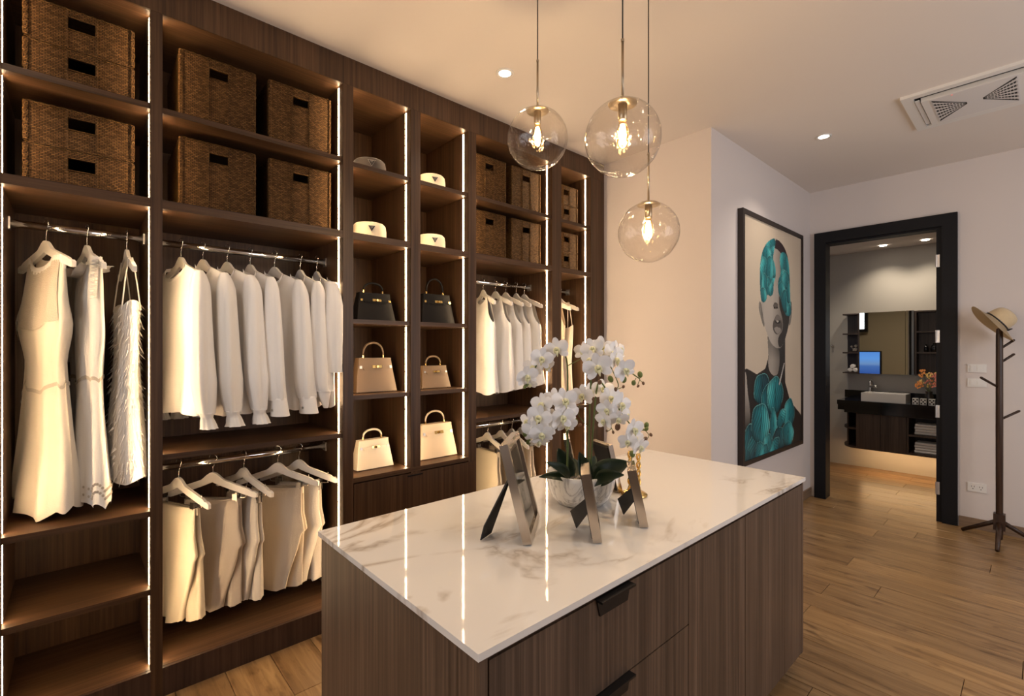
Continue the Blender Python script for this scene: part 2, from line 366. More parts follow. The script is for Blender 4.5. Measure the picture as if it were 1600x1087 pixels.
for k, (y0, y1) in BAYS.items():
    t = thing('wardrobe_bay', (XBK, (y0 + y1) / 2, 0), LAB[k], 'wardrobe', 'lit walnut wardrobe bays along the wall'); bays[k] = t
    B('back_panel', wood_v, t, (XBK - .012, XBK, y0, y1, .0, 2.845))
    nxt = {0: -.212, 1: .252, 2: 1.076, 3: 1.486, 4: 1.901, 5: 2.719, 6: 3.25}[k]
    zb = 0
    sp = B('side_panel', wood_v, t, (XBK, XF, y1, nxt, 0, 2.845), bevel=.001)
    if k == 0: B('side_panel', wood_v, t, (XBK, XF, y0 - .04, y0, 0, 2.845))
    # thick fixed shelf between lower and upper units, flush with the front
    B('fixed_shelf', wood_h, t, (XBK, XF - .002, y0, y1, 2.035, 2.072))
    B('top_panel', wood_h, t, (XBK, XF - .004, y0, y1, 2.845, 2.862))
    for z in SHELF[k]: B('shelf', wood_h, t, (XBK, XS, y0, y1, z - .024, z), bevel=.001)
    if k not in (3, 4):
        B('base_shelf', wood_h, t, (XBK, XF - .018, y0, y1, BASE[k] - .02, BASE[k]))
        B('plinth', wood_dark, t, (XF - .018, XF - .001, y0, y1, 0, BASE[k] - .001))
    # light strips on both inner side faces, cut by the shelves
    cuts = sorted([BASE[k]] + [z for z in SHELF[k]] + [2.072] + [2.869])
    for i in range(len(cuts) - 1):
        za = cuts[i] + .004; zb_ = cuts[i + 1] - .03
        if cuts[i + 1] == 2.072: zb_ = 2.033
        if i == len(cuts) - 2: zb_ = 2.838
        for s_ in (0, 1):
            ys = (y0, y0 + .0012) if s_ == 0 else (y1 - .0012, y1)
            ls = B('light_strip', led_m, t, (XL - .005, XL + .005, ys[0], ys[1], za, zb_))
B('fascia_panel', wood_v, None, (XF - .03, XF, -.74, 3.25, 2.846, CZ)).name = 'wardrobe_fascia'
tag(bpy.data.objects['wardrobe_fascia'], 'long walnut fascia board closing the gap between wardrobe tops and ceiling', 'fascia')
# drawer base under the two display bays
t = thing('drawer_base', (XBK, 1.457, 0), 'low walnut drawer base under the handbag display bays', 'drawers')
B('carcass', wood_v, t, (XBK + .002, XF - .022, 1.0765, 1.4215, .0, .735), (XBK + .002, XF - .022, 1.4865, 1.8385, 0, .735))
B('plinth', wood_dark, t, (XF - .022, XF - .004, 1.077, 1.9, 0, .118))
B('ledge', wood_h, t, (XBK + .002, XF + .001, 1.0765, 1.4215, .736, .76), (XBK + .002, XF + .001, 1.4865, 1.8385, .736, .76), (XF - .0, XF + .001, 1.4215, 1.4865, .736, .76))
for z0, z1 in ((.122, .42), (.424, .728)):
    d = B('drawer_front', wood_v, t, (XF - .02, XF + .001, 1.08, 1.9, z0, z1), bevel=.001)
    B('finger_pull', blackmetal_m, d, (XF + .0005, XF + .004, 1.40, 1.50, z1 - .018, z1 - .010))
# hanging rails
def rail(k, z):
    y0, y1 = BAYS[k]; t = bays[k]; bm = newbm(); tubebm(bm, [(-2.70, y0 + .006, z), (-2.70, y1 - .006, z)], .0125, 16, True, 1.25)
    o = obj('hanging_rail', bm, chrome_m, t, smooth=True)
    for ya in (y0 + .001, y1 - .007): B('rail_bracket', steel_m, o, (-2.72, -2.68, ya, ya + .006, z - .025, z + .022), bevel=.002)
rail(1, 1.942); rail(2, 1.935); rail(2, .906); rail(5, 1.93); rail(5, .90); rail(6, 1.93)
ZR = {'1': 1.942, '2': 1.935, '2l': .906, '5': 1.93, '5l': .90, '6': 1.93}

# ------------------------------------------------------------------ hangers (origin on the rail axis)
def hanger_bm(L):
    bm = newbm(); n = 16; top, bot = [], []
    for i in range(-n, n + 1):
        s = i / n; a = abs(s); x = s * L
        zt = -.068 - .030 * (1 - math.cos(min(a / .28, 1) * PI)) / 2 * 1.0 - .062 * max(0, a - .16) ** .95
        zt -= .012 * a * a
        zb = -.068 - .047 - .078 * a ** .9
        if a > .93: zb += .006 * (a - .93) / .07; zt -= .004 * (a - .93) / .07
        if abs(a - .86) < .02: zt -= .005
        zb = min(zb, zt - .016)
        top.append((x, zt)); bot.append((x, zb))
    # two joined strips so that every face is a clean quad
    th = .0065; g = []
    for (x, zt), (_, zb) in zip(top, bot):
        g.append([bm.verts.new(p) for p in ((x, -th, zt), (x, th, zt), (x, th, zb), (x, -th, zb))])
    for a, b_ in zip(g, g[1:]):
        for k in range(4): bm.faces.new((a[k], a[(k + 1) % 4], b_[(k + 1) % 4], b_[k]))
    bm.faces.new(g[0][::-1]); bm.faces.new(g[-1])
    return bm
def hook_bm():
    bm = newbm(); pts = []
    for i in range(15):
        a = R(200 - i * 17.5); pts.append((.0195 * math.cos(a), 0, .0165 * math.sin(a)+.002))
    pts += [(.006, 0, -.03), (.0, 0, -.045), (0, 0, -.08)]
    tubebm(bm, pts, .0018, 8); return bm
HB = {}
def make_hanger(L, clips):
    key = (L, clips)
    t = bpy.data.objects.new('clothes_hanger' if not clips else 'trouser_hanger', None); col.objects.link(t); t.empty_display_size = .05
    tag(t, None, 'hanger')
    obj('arms', hanger_bm(L), hanger_m, t, world=False, bevel=.002)
    obj('hook', hook_bm(), chrome_m, t, world=False, smooth=True)
    if clips:
        bm = newbm(); zz = -.185
        tubebm(bm, [(-.165, 0, -.13), (-.165, 0, zz), (-.155, 0, zz - .004), (.155, 0, zz - .004), (.165, 0, zz), (.165, 0, -.13)], .0018, 8)
        br = obj('clip_bar', bm, chrome_m, t, world=False, smooth=True)
        for s in (-1, 1):
            bm = newbm(); x = s * .115
            box(bm, x - .012, x + .012, -.014, -.010, zz - .042, zz + .016); box(bm, x - .012, x + .012, .010, .014, zz - .042, zz + .016)
            box(bm, x - .008, x + .008, -.011, .011, zz - .004, zz + .008)
            obj('clip', bm, clip_m, br, world=False, bevel=.001)
    return t
def place_hanger(y, zr, ang, label, group, L=.212, clips=False, x=-2.70):
    key = (L, clips)
    if key not in HB: HB[key] = make_hanger(L, clips); o = HB[key]
    else: o = copy_tree(HB[key])
    o.location = (x, y, zr + .0135); o.rotation_euler = (0, 0, R(ang)); tag(o, label, 'hanger', group)
    return o

# ------------------------------------------------------------------ garments: a ring swept down, local x along the hanger, z = 0 at the rail
def lerp(pts, v):
    for (a, x), (b_, y_) in zip(pts, pts[1:]):
        if v <= b_:
            f = (v - a) / (b_ - a) if b_ > a else 0; f = f * f * (3 - 2 * f) * .5 + f * .5
            return x + (y_ - x) * f
    return pts[-1][1]
class Cloth:
    """wf/wn: half width on the far and near side against z; tk: half thickness against z; top(u, front): z of the top edge"""
    def __init__(s, wn, wf, tk, top, hem, folds=(5, .12), seed=0, hemf=None, sway=0):
        s.wn, s.wf, s.tk, s.top, s.hem, s.folds, s.hemf, s.sway = wn, wf, tk, top, hem, folds, hemf, sway
        r_ = random.Random(seed); s.ph = [r_.uniform(0, 6.3) for _ in range(5)]; s.k2 = r_.choice([7, 8, 9])
    def pt(s, th, v, grow=0):
        c, sn = math.cos(th), math.sin(th); zt = s.top(c, sn < 0)
        hem = s.hem + (s.hemf(th) if s.hemf else 0)
        z = zt + (hem - zt) * v
        q = -z; wn = lerp(s.wn, q); wf = lerp(s.wf, q); tk = lerp(s.tk, q)
        d = max(0, min(1, (q - .2) / .45)); kf, af = s.folds
        f = 1 + d * af * 1.5 * (abs(math.sin(kf * .5 * th + s.ph[0] + .5 * q)) * 1.6 - 1 + .6 * math.sin(s.k2 * th + s.ph[1] - 1.5 * q)) + .35 * af * math.sin(11 * th + s.ph[1] + 3 * q) * min(1, q * 3)
        cx = (abs(c) ** .85) * (1 if c > 0 else -1)
        x = cx * (wn if c > 0 else wf) * (1 + d * af * .35 * math.sin(6 * q + s.ph[2])) + grow * c
        y = sn * tk * f * (1 + .12 * math.sin(9 * q + s.ph[3])) + grow * sn * 1.0 + s.sway * d * math.sin(3 * q + s.ph[4])
        return (x, y, z)
    def mesh(s, nt=56, nv=26, v0=0, v1=1, grow=0, t0=0, t1=2 * PI):
        bm = newbm(); full = abs(t1 - t0 - 2 * PI) < .01; rings = []
        for j in range(nv + 1):
            v = v0 + (v1 - v0) * j / nv
            rings.append([bm.verts.new(s.pt(t0 + (t1 - t0) * i / nt, v, grow)) for i in range(nt if full else nt + 1)])
        for a, b_ in zip(rings, rings[1:]):
            m_ = len(a)
            for i in range(m_ if full else m_ - 1):
                bm.faces.new((a[i], a[(i + 1) % m_], b_[(i + 1) % m_], b_[i]))
        return bm
def shoulder_top(neck, dipf, dipb, slope=.055, base=-.105, L=.2, drop=0):
    def f(c, front):
        a = abs(c)
        if a < neck:
            e = math.sqrt(max(0, 1 - (a / neck) ** 2)); return base - slope * neck * .6 - (dipf if front else dipb) * e
        return base - slope * (.6 * neck + (a - neck)) - .02 * max(0, a - .8) / .2
    return f
def crump(path, rad, k=5, amp=.07, seed=0, seg=18, flat=.75, sub=6, end=None):
    """a sleeve or leg: smooth tube with soft creases"""
    r_ = random.Random(seed); ph = r_.uniform(0, 6)
    pts, rs = [], []
    n = len(path) - 1
    for i in range(n):
        p0 = Vector(path[max(i - 1, 0)]); p1 = Vector(path[i]); p2 = Vector(path[i + 1]); p3 = Vector(path[min(i + 2, n)])
        for j in range(sub):
            t = j / sub; pts.append(.5 * ((2 * p1) + (p2 - p0) * t + (2 * p0 - 5 * p1 + 4 * p2 - p3) * t * t + (3 * p1 - p0 - 3 * p2 + p3) * t ** 3)); rs.append(rad[i] + (rad[i + 1] - rad[i]) * t)
    pts.append(Vector(path[-1])); rs.append(rad[-1])
    bm = newbm(); rings = []
    for i, (p, r0) in enumerate(zip(pts, rs)):
        s_ = i / len(pts); ring = []
        for q in range(seg):
            a = 2 * PI * q / seg; f = 1 + amp * min(1, .3 + s_) * (math.sin(k * a + ph + 2 * s_) + .5 * math.sin(7 * a - ph + 3 * s_)) + amp * .22 * math.sin(11 * s_ + 2 * a + ph)
            if end and s_ > end[0]: f *= 1 + end[1] * math.sin(end[2] * a)
            ring.append(bm.verts.new(p + Vector((math.cos(a) * r0 * f, math.sin(a) * r0 * f * flat, 0))))
        rings.append(ring)
    for a, b_ in zip(rings, rings[1:]):
        for q in range(seg): bm.faces.new((a[q], a[(q + 1) % seg], b_[(q + 1) % seg], b_[q]))
    bm.faces.new(rings[0][::-1])
    return bm
def garment(name, y, zr, ang, label, cat, group, cl, m, dx=0):
    t = thing(name, (-2.70 + dx * math.cos(R(ang)), y + dx * math.sin(R(ang)), zr + .0135), label, cat, group, R(ang))
    o = obj('body', cl.mesh(), m, t, world=False, smooth=True)
    return t

# --- three dresses in the first bay
dg = 'hangers carrying the long dresses'
place_hanger(-.106, ZR['1'], 24, 'cream hanger in the leftmost long dress, its bare arm poking out', dg)
place_hanger(.018, ZR['1'], 14, 'cream hanger inside the lace-edged dress', dg)
place_hanger(.149, ZR['1'], 4, 'cream hanger with the thin-strapped fringed dress', dg)
def top1(c, fr):
    a = abs(c)
    if a < .55: return -.125 - (.055 if fr else .02) * math.sqrt(1 - (a / .55) ** 2)
    if a < (.75 if c < 0 else .93): return -.135
    if c > 0: return -.135 - .03 * (a - .93) / .07
    return -.135 - .25 * ((a - .75) / .25) ** .8
cl = Cloth([(0, .13), (.15, .14), (.3, .145), (.4, .17), (.56, .13), (1.2, .19)], [(0, .13), (.15, .135), (.3, .145), (.39, .20), (.56, .135), (1.2, .20)],
           [(0, .012), (.14, .016), (.3, .035), (.42, .042), (.56, .032), (.8, .045), (1.2, .062)], top1, -1.14, (5, .22), 3, lambda th: .02 * math.sin(2 * th + 1) + .012 * math.sin(7 * th))
d = garment('sleeveless_dress', -.106, ZR['1'], 24, 'cream sleeveless dress with a lace yoke and a flared skirt, nearest the left edge', 'dress', 'long white dresses', cl, cream_m)
obj('lace_yoke', cl.mesh(24, 8, .02, .26, .004, PI * 1.18, PI * 1.82), laced_m, d, world=False, smooth=True)
obj('waist_trim', cl.mesh(56, 1, .50, .515, .003), laced_m, d, world=False, smooth=True)
bm = cl.mesh(56, 2, .0, .03, .004); obj('neck_binding', bm, lace_m, d, world=False, smooth=True)

def top2(c, fr):
    a = abs(c)
    if a < .45: return -.12 - (.05 if fr else .02) * math.sqrt(1 - (a / .45) ** 2)
    return -.12 - .03 * (a - .45)
cl = Cloth([(0, .14), (.13, .17), (.3, .16), (.45, .18), (.62, .15), (1.2, .21)], [(0, .14), (.13, .17), (.3, .16), (.45, .18), (.62, .15), (1.2, .22)],
           [(0, .014), (.14, .022), (.3, .03), (.6, .032), (.9, .04), (1.2, .048)], top2, -1.13, (5, .20), 8, lambda th: .022 * abs(math.sin(4 * th)) - .01)
d = garment('lace_dress', .018, ZR['1'], 14, 'white dress with scalloped lace edges, hanging between the flared and the fringed one', 'dress', 'long white dresses', cl, lace_m)
def ruffle(paths, wid, k, seed):
    bm = newbm()
    for pth in paths:
        rows = []
        for i, (p, nrm) in enumerate(pth):
            p = Vector(p); nrm = Vector(nrm).normalized(); w_ = wid * (.75 + .25 * abs(math.sin(i * k)))
            side = Vector((nrm.y, -nrm.x, 0)) * math.sin(i * k * 2.0) * .008
            rows.append([bm.verts.new(p), bm.verts.new(p + nrm * w_ * .5 + side), bm.verts.new(p + nrm * w_ - side)])
        for a, b_ in zip(rows, rows[1:]):
            for q in range(2): bm.faces.new((a[q], a[q + 1], b_[q + 1], b_[q]))
    return bm
for th0, sx_, vm in ((PI * 1.06, -1, .42), (PI * 1.9, 1, .16)):
    pth = [(cl.pt(th0, .01 + vm * i / 60, .002), (sx_, -.9, -.15)) for i in range(61)]
    obj('lace_ruffle', ruffle([pth], .034, .62, 1), lace_m, d, world=False, smooth=True)
pth = [(cl.pt(2 * PI * i / 90, .04, .003), (math.cos(2 * PI * i / 90), math.sin(2 * PI * i / 90) * 1.5, .1)) for i in range(91)]
obj('neck_ruffle', ruffle([pth], .038, .55, 1), lace_m, d, world=False, smooth=True)
obj('waist_trim', cl.mesh(56, 1, .49, .505, .003), laced_m, d, world=False, smooth=True)
bm = newbm()
for i in range(120):
    a = 2 * PI * i / 60; v = .93 + .03 * (i // 60) + .01 * math.sin(5 * a); p = cl.pt(a, v, .0035); nx = Vector((math.cos(a), math.sin(a), 0))
    tt = Vector((-math.sin(a), math.cos(a), 0)); q = Vector(p)
    ring = [bm.verts.new(q + tt * .005 * math.cos(x_ * PI / 3) + Vector((0, 0, .006 * math.sin(x_ * PI / 3)))) for x_ in range(6)]; bm.faces.new(ring)
obj('lace_eyelets', bm, laced_m, d, world=False)

def top3(c, fr):
    a = abs(c); return -.30 - .05 * (1 - (a) ** 2) * (1 if fr else .4)
cl = Cloth([(0, .14), (.3, .15), (.45, .15), (.7, .13), (1.2, .19)], [(0, .15), (.3, .16), (.42, .16), (.7, .14), (1.2, .2)],
           [(0, .036), (.32, .04), (.5, .044), (.8, .05), (1.2, .066)], top3, -1.06, (4, .1), 5, lambda th: .01 * math.sin(3 * th))
d = garment('fringed_dress', .149, ZR['1'], 4, 'white fringed slip dress on thin straps beside the tall divider', 'dress', 'long white dresses', cl, lace_m)
for s in (-1, 1):
    for yy in (-.02, .02):
        bm = newbm(); tubebm(bm, [(s * .10, yy * .3, -.115), (s * .11, yy, -.22), (s * .12, yy * 1.6, -.34)], .0028, 6); obj('strap', bm, lace_m, d, world=False)
bm = newbm(); rr = random.Random(4)
for j in range(26):
    v = .01 + j / 26 * .99
    for i in range(40):
        a = 2 * PI * (i + rr.random()) / 40; p = Vector(cl.pt(a, min(1, v + rr.uniform(-.012, .012)), .001)); q = Vector(cl.pt(a + .07, min(1, v), .001))
        o_ = Vector((math.cos(a), math.sin(a) * 1.2, 0)) * rr.uniform(.006, .017); dn = Vector((rr.uniform(-.006, .006), rr.uniform(-.006, .006), -rr.uniform(.018, .038)))
        bm.faces.new([bm.verts.new(p), bm.verts.new(q), bm.verts.new((p + q) / 2 + o_ + dn)])
tag(obj('fringe', bm, lace_m, d, world=False), kind='stuff')

# --- seven shirts
sg, sgr = 'hangers carrying the long-sleeved shirts', 'white long-sleeved shirts on the rail'
SH = [(.347, 14), (.434, 18), (.536, 20), (.639, 15), (.754, 21), (.884, 8), (.972, 3)]
SL = ['ivory shirt with ruffled cuffs, nearest the dresses', 'ivory silky shirt with a ruffled cuff, second from the dresses', 'white shirt with gathered frilled cuffs, third from the dresses',
      'white shirt with a plain square cuff, middle of the seven', 'wide white shirt with a buttoned square cuff, third from the display bays', 'white shirt with a pointed hanging cuff, beside the last shirt on the rail',
      'white shorter-sleeved shirt at the rail end, against the light strip']
HL = ['nearest the dresses', 'second from the dresses', 'third from the dresses', 'middle of the seven', 'third from the display bays', 'next to the last on the rail', 'last on the rail, by the light strip']
for i, ((y, a), lb, hl) in enumerate(zip(SH, SL, HL)):
    place_hanger(y, ZR['2'], a, 'cream hanger of the long-sleeved shirts, ' + hl, sg, L=.205)
    th = [.05, .05, .052, .048, .062, .046, .04][i]
    tp = shoulder_top(.47, .068, .045, .062, -.098)
    hem = [-.79, -.80, -.80, -.80, -.80, -.795, -.80][i]
    cl = Cloth([(0, .10), (.1, .17), (.16, .2), (.3, .205), (.9, .215)], [(0, .10), (.1, .17), (.16, .2), (.3, .205), (.9, .215)],
               [(0, .012), (.1, .02), (.17, th * .65), (.4, th), (.9, th * 1.15)], tp, hem, (5, .14), 20 + i, lambda th_: .006 * math.sin(4 * th_))
    m_ = shirt2_m if i in (0, 1) else shirt_m
    d = garment('long_sleeved_shirt', y, ZR['2'], a, lb, 'shirt', sgr, cl, m_)
    for s in (1, -1):
        if i == 6: path = [(s * .175, 0, -.145), (s * .215, -.004, -.27), (s * .23, -.012, -.45), (s * .235, -.01, -.62)]; rad = [.035, .055, .055, .05]; ce = 0
        else:
            ln = [-.84, -.84, -.84, -.80, -.80, -.77][i]
            path = [(s * .182, 0, -.148), (s * .200, -.002, -.22), (s * .222, -.008, -.42), (s * .238, -.006, -.64), (s * .243, .004, ln + .055)]
            rad = [.018, .040, .047, .050, .033 if i < 3 else .042]; ce = 1
        obj('sleeve', crump(path, rad, 4, .15, 40 + i, 24, .85), m_, d, world=False, smooth=True)
        if i < 3: obj('cuff', crump([(s * .243, .004, ln + .06), (s * .243, .006, ln + .035), (s * .246, .012, ln - .01)], [.036, .028, .040], 7, .12, i, 28, .8, 5, (.45, .14, 9)), m_, d, world=False, smooth=True)
        elif i < 5:
            cf = obj('cuff', crump([(s * .243, .004, ln + .065), (s * .243, .005, ln + .05), (s * .248, .01, ln - .02)], [.044, .05, .056], 2, .03, i, 20, .7, 4), m_, d, world=False, smooth=True)
            if s == 1:
                bm = newbm(); lathe(bm, [(0, .002), (.006, .002), (.006, 0)], (.25, -.030, ln + .01), 12, Matrix.Rotation(R(90), 3, 'X')); obj('button', bm, silver_m, cf, world=False)
        elif i == 5: obj('cuff', crump([(s * .243, .004, ln + .06), (s * .243, .006, ln + .02), (s * .246, .012, ln - .03)], [.042, .03, .012], 3, .08, i, 18, .8, 5), m_, d, world=False, smooth=True)
    # collar band
    bm = newbm(); K = 30; rws = []
    for q in range(K + 1):
        a_ = 2 * PI * q / K; c_ = math.cos(a_) * .47; p = Vector(cl.pt(math.acos(max(-1, min(1, c_))) * (1 if math.sin(a_) >= 0 else -1), 0.0))
        rws.append([bm.verts.new(p + Vector((0, math.sin(a_) * .004, -.006))), bm.verts.new(p + Vector((0, math.sin(a_) * .006, .009)))])
    for a_, b_ in zip(rws, rws[1:]): bm.faces.new((a_[0], a_[1], b_[1], b_[0]))
    obj('collar', bm, m_, d, world=False, smooth=True)

# --- five trousers on clip hangers
TR = [(.338, 24, 0), (.476, 46, 1), (.61, 21, 2), (.77, 46, 3), (.877, 42, 2)]
TL = ['warm cream trousers, leftmost under the shirts', 'wide greige trousers, second from the left', 'pale ivory trousers in the middle of the lower rail', 'wide sand-coloured trousers, fourth from the left', 'narrow ivory trousers on the right, half hidden by the island corner']
TH = ['leftmost trousers', 'wide greige trousers', 'middle trousers', 'wide sand trousers', 'trousers next to the island corner']
def trousers(y, zr, a, lb, m_, group, sc_=1.0, L=.52):
    t = thing('trousers', (-2.70, y, zr + .0135), lb, 'trousers', group, R(a))
    z0 = -.195
    def leg(sign, seed, back):
        bm = newbm(); nu, nv = 22, 26; r_ = random.Random(seed); p1, p2 = r_.uniform(0, 6), r_.uniform(0, 6)
        rings = []
        for j in range(nv + 1):
            v = j / nv; z = z0 - L * v
            near = lerp([(0, .135), (.25, .137), (.38, .15), (.42, .155), (.47, .135), (1, .06 if not back else .125)], v) * sc_
            far = lerp([(0, .135), (.4, .145), (1, .115 if not back else .03)], v) * sc_
            tk = lerp([(0, .006), (.12, .016), (.4, .022), (1, .024)], v)
            cx, hw = (near - far) / 2, (near + far) / 2; ring = []
            for i in range(nu):
                th = 2 * PI * i / nu; c, s = math.cos(th), math.sin(th)
                f = 1 + .45 * v * math.sin(4 * th + p1 + v) + (.12 + .3 * v) * math.sin(7 * th + p2 + 1.2 * v)
                ring.append(bm.verts.new((cx + (abs(c) ** .7) * (1 if c > 0 else -1) * hw, sign * (.011 + .011 * v) + s * tk * f + .012 * v * math.sin(6 * c + p1), z + (.006 * math.sin(2.2 * th) if j == nv else 0) - (.008 * (1 - c * c) if j == 0 else 0))))
            rings.append(ring)
        for a_, b_ in zip(rings, rings[1:]):
            for i in range(nu): bm.faces.new((a_[i], a_[(i + 1) % nu], b_[(i + 1) % nu], b_[i]))
        return bm
    sd = int(y * 100)
    lg = obj('trouser_leg', leg(-1, sd, False), m_, t, world=False, smooth=True)
    lg2 = obj('trouser_leg', leg(1, sd + 1, True), m_, t, world=False, smooth=True)
    bm = newbm(); pts = []
    for i in range(40):
        th = 2 * PI * i / 40; pts.append((.137 * sc_ * math.cos(th), .019 * math.sin(th)))
    a_ = [bm.verts.new((x, y_, z0 + .003 - .006 * (1 - (x / .137 / sc_) ** 2))) for x, y_ in pts]; b_ = [bm.verts.new((x * 1.005, y_ * 1.1, z0 - .032 - .006 * (1 - (x / .137 / sc_) ** 2))) for x, y_ in pts]
    for i in range(40): bm.faces.new((a_[i], a_[(i + 1) % 40], b_[(i + 1) % 40], b_[i]))
    obj('waistband', bm, m_, t, world=False, smooth=True)
    return t
for (y, a, mi), lb, hl in zip(TR, TL, TH):
    place_hanger(y, ZR['2l'], a, 'clip hanger holding the ' + hl, 'clip hangers on the lower rail', L=.22, clips=True)
    trousers(y, ZR['2l'], a, lb, trouser_m[mi], 'trousers under the shirts', 1.0 if mi != 2 else .9)
# --- bay 5: sleeveless tops above, trousers below
T5 = [(2.153, -16), (2.268, -6), (2.368, -5), (2.475, -12), (2.56, -4)]
N5 = ['first after the display bays', 'second after the display bays', 'middle of the five', 'last but one, over the tall white orchid bloom', 'last, beside the light strip']
for i, ((y, a), nm) in enumerate(zip(T5, N5)):
    place_hanger(y, ZR['5'], a, 'cream hanger of the sleeveless tops, ' + nm, 'hangers of the sleeveless tops', L=.212)
    def tp5(c, fr):
        q = abs(c)
        if q < .5: return -.112 - (.06 if fr else .025) * math.sqrt(1 - (q / .5) ** 2)
        if q < .66: return -.118
        return -.118 - .19 * ((q - .66) / .34) ** .75
    th = [.05, .045, .045, .045, .05][i]
    cl = Cloth([(0, .14), (.14, .145), (.24, .155), (.34, .195), (.85, .225)], [(0, .14), (.14, .145), (.24, .155), (.34, .195), (.85, .225)],
               [(0, .01), (.13, .014), (.3, th * .8), (.5, th), (.85, th * 1.3)], tp5, -.80 + .01 * i, (5, .13), 60 + i, lambda th_: .012 * math.sin(3 * th_ + 1))
    garment('sleeveless_blouse', y, ZR['5'], a, ('white' if i else 'warm white') + ' sleeveless top, ' + nm, 'top', 'white sleeveless tops', cl, shirt_m if i < 4 else shirt2_m)
T5L = [(2.195, -3), (2.324, -2), (2.433, -9), (2.53, -6)]
for i, ((y, a), nm, nh) in enumerate(zip(T5L, ['leftmost, beside the drawer base', 'second, behind the big picture frame', 'third, just left of the flowers', 'last, behind the orchid pot'], 'abcd')):
    place_hanger(y, ZR['5l'], a, 'clip hanger on the low rail behind the island, ' + nm, 'clip hangers behind the island', L=.22, clips=True)
    trousers(y, ZR['5l'], a, 'cream trousers on the low rail behind the island, ' + nm, trouser_m[3 if i % 2 else 0], 'trousers behind the island')
# --- bay 6: sheer long dress and a strappy slip
place_hanger(2.86, ZR['6'], 2, 'cream hanger carrying the sheer sand dress', 'hangers in the last bay')
place_hanger(2.97, ZR['6'], -3, 'cream hanger carrying the thin-strapped ivory slip', 'hangers in the last bay')
cl = Cloth([(0, .14), (.3, .15), (.6, .13), (1.1, .19)], [(0, .14), (.3, .15), (.6, .13), (1.1, .19)], [(0, .012), (.14, .02), (.3, .04), (1.1, .06)], tp5, -.88, (5, .1), 71)
garment('sand_dress', 2.86, ZR['6'], 2, 'sheer sand-coloured dress in the last wardrobe bay, left of the slip', 'dress', 'dresses in the last bay', cl, sheer_m)
cl = Cloth([(0, .14), (.33, .15), (.6, .13), (1.1, .17)], [(0, .14), (.33, .15), (.6, .13), (1.1, .17)], [(0, .03), (.34, .035), (.6, .04), (1.1, .05)], top3, -.88, (4, .1), 72)
d = garment('ivory_slip', 2.97, ZR['6'], -3, 'ivory slip on thin straps in the last bay, by the light strip', 'dress', 'dresses in the last bay', cl, cream_m)
for s in (-1, 1):
    for yy in (-.02, .02):
        bm = newbm(); tubebm(bm, [(s * .10, yy * .3, -.11), (s * .12, yy * 1.4, -.33)], .0028, 6); obj('strap', bm, cream_m, d, world=False)

# ------------------------------------------------------------------ baskets
def make_basket(W, D, Hh, label, group, loc):
    t = thing('wicker_basket', loc, label, 'basket', group)
    bm = newbm(); th = .008; x1 = D / 2; hw, hh = W * .125, .022; hz = Hh * .80 if Hh > .2 else Hh * .66
    if Hh > .2: hh = .021
    box(bm, -x1, x1, -W / 2, W / 2, 0, th)
    box(bm, -x1, -x1 + th, -W / 2, W / 2, th, Hh)
    box(bm, -x1 + th, x1 - th, -W / 2, -W / 2 + th, th, Hh); box(bm, -x1 + th, x1 - th, W / 2 - th, W / 2, th, Hh)
    box(bm, x1 - th, x1, -W / 2, W / 2, th, hz - hh); box(bm, x1 - th, x1, -W / 2, W / 2, hz + hh, Hh)
    box(bm, x1 - th, x1, -W / 2, -hw, hz - hh, hz + hh); box(bm, x1 - th, x1, hw, W / 2, hz - hh, hz + hh)
    obj('basket_body', bm, wick, t, world=False)
    bm = newbm()
    def braid(p, q, r_=.0048):
        p, q = Vector(p), Vector(q); n = max(6, int((q - p).length / .012)); d_ = (q - p).normalized(); a_ = d_.cross(Vector((.3, .5, .8))).normalized(); b_ = d_.cross(a_)
        for ph in (0, PI):
            tubebm(bm, [p + (q - p) * i / n + (a_ * math.cos(i * 1.3 + ph) + b_ * math.sin(i * 1.3 + ph)) * .0022 for i in range(n + 1)], r_ * .8, 5)
    c = x1 - .003; w_ = W / 2 - .003
    for p, q in (((c, -w_, Hh), (c, w_, Hh)), ((-c, -w_, Hh), (-c, w_, Hh)), ((-c, -w_, Hh), (c, -w_, Hh)), ((-c, w_, Hh), (c, w_, Hh)), ): braid(p, q)
    for w2 in (-w_, w_): braid((c + .001, w2, .004), (c + .001, w2, Hh), .0095)
    obj('braided_rim', bm, wick, t, world=False)
    bm = newbm()
    for s in (-1, 1): tubebm(bm, [(x1 + .001, s * (hw + .004), .004), (x1 + .001, s * (hw + .004), Hh - .004)], .0026, 5)
    tubebm(bm, [(x1 + .001, -hw, hz + hh + .002), (x1 + .001, hw, hz + hh + .002)], .003, 5); tubebm(bm, [(x1 + .001, -hw, hz - hh - .002), (x1 + .001, hw, hz - hh - .002)], .003, 5)
    obj('seam', bm, wick, t, world=False)
    return t
BD = .40; BX = -2.55 - BD / 2
proto = {}
def basket(W, Hh, y, z, label, group):
    k = (W, Hh)
    if k not in proto: proto[k] = make_basket(W, BD, Hh, label, group, (BX, y, z)); return
    o = copy_tree(proto[k]); o.location = (BX, y, z); tag(o, label, 'basket', group)
for z, s in ((2.4655, 'top shelf'), (2.0725, 'second shelf')):
    basket(.32, .152, .002, z, 'low wicker basket over the dresses, lower of the pair on the ' + s, 'low baskets over the dresses')
    basket(.32, .152, .002, z + .159, 'low wicker basket over the dresses, upper of the pair on the ' + s, 'low baskets over the dresses')
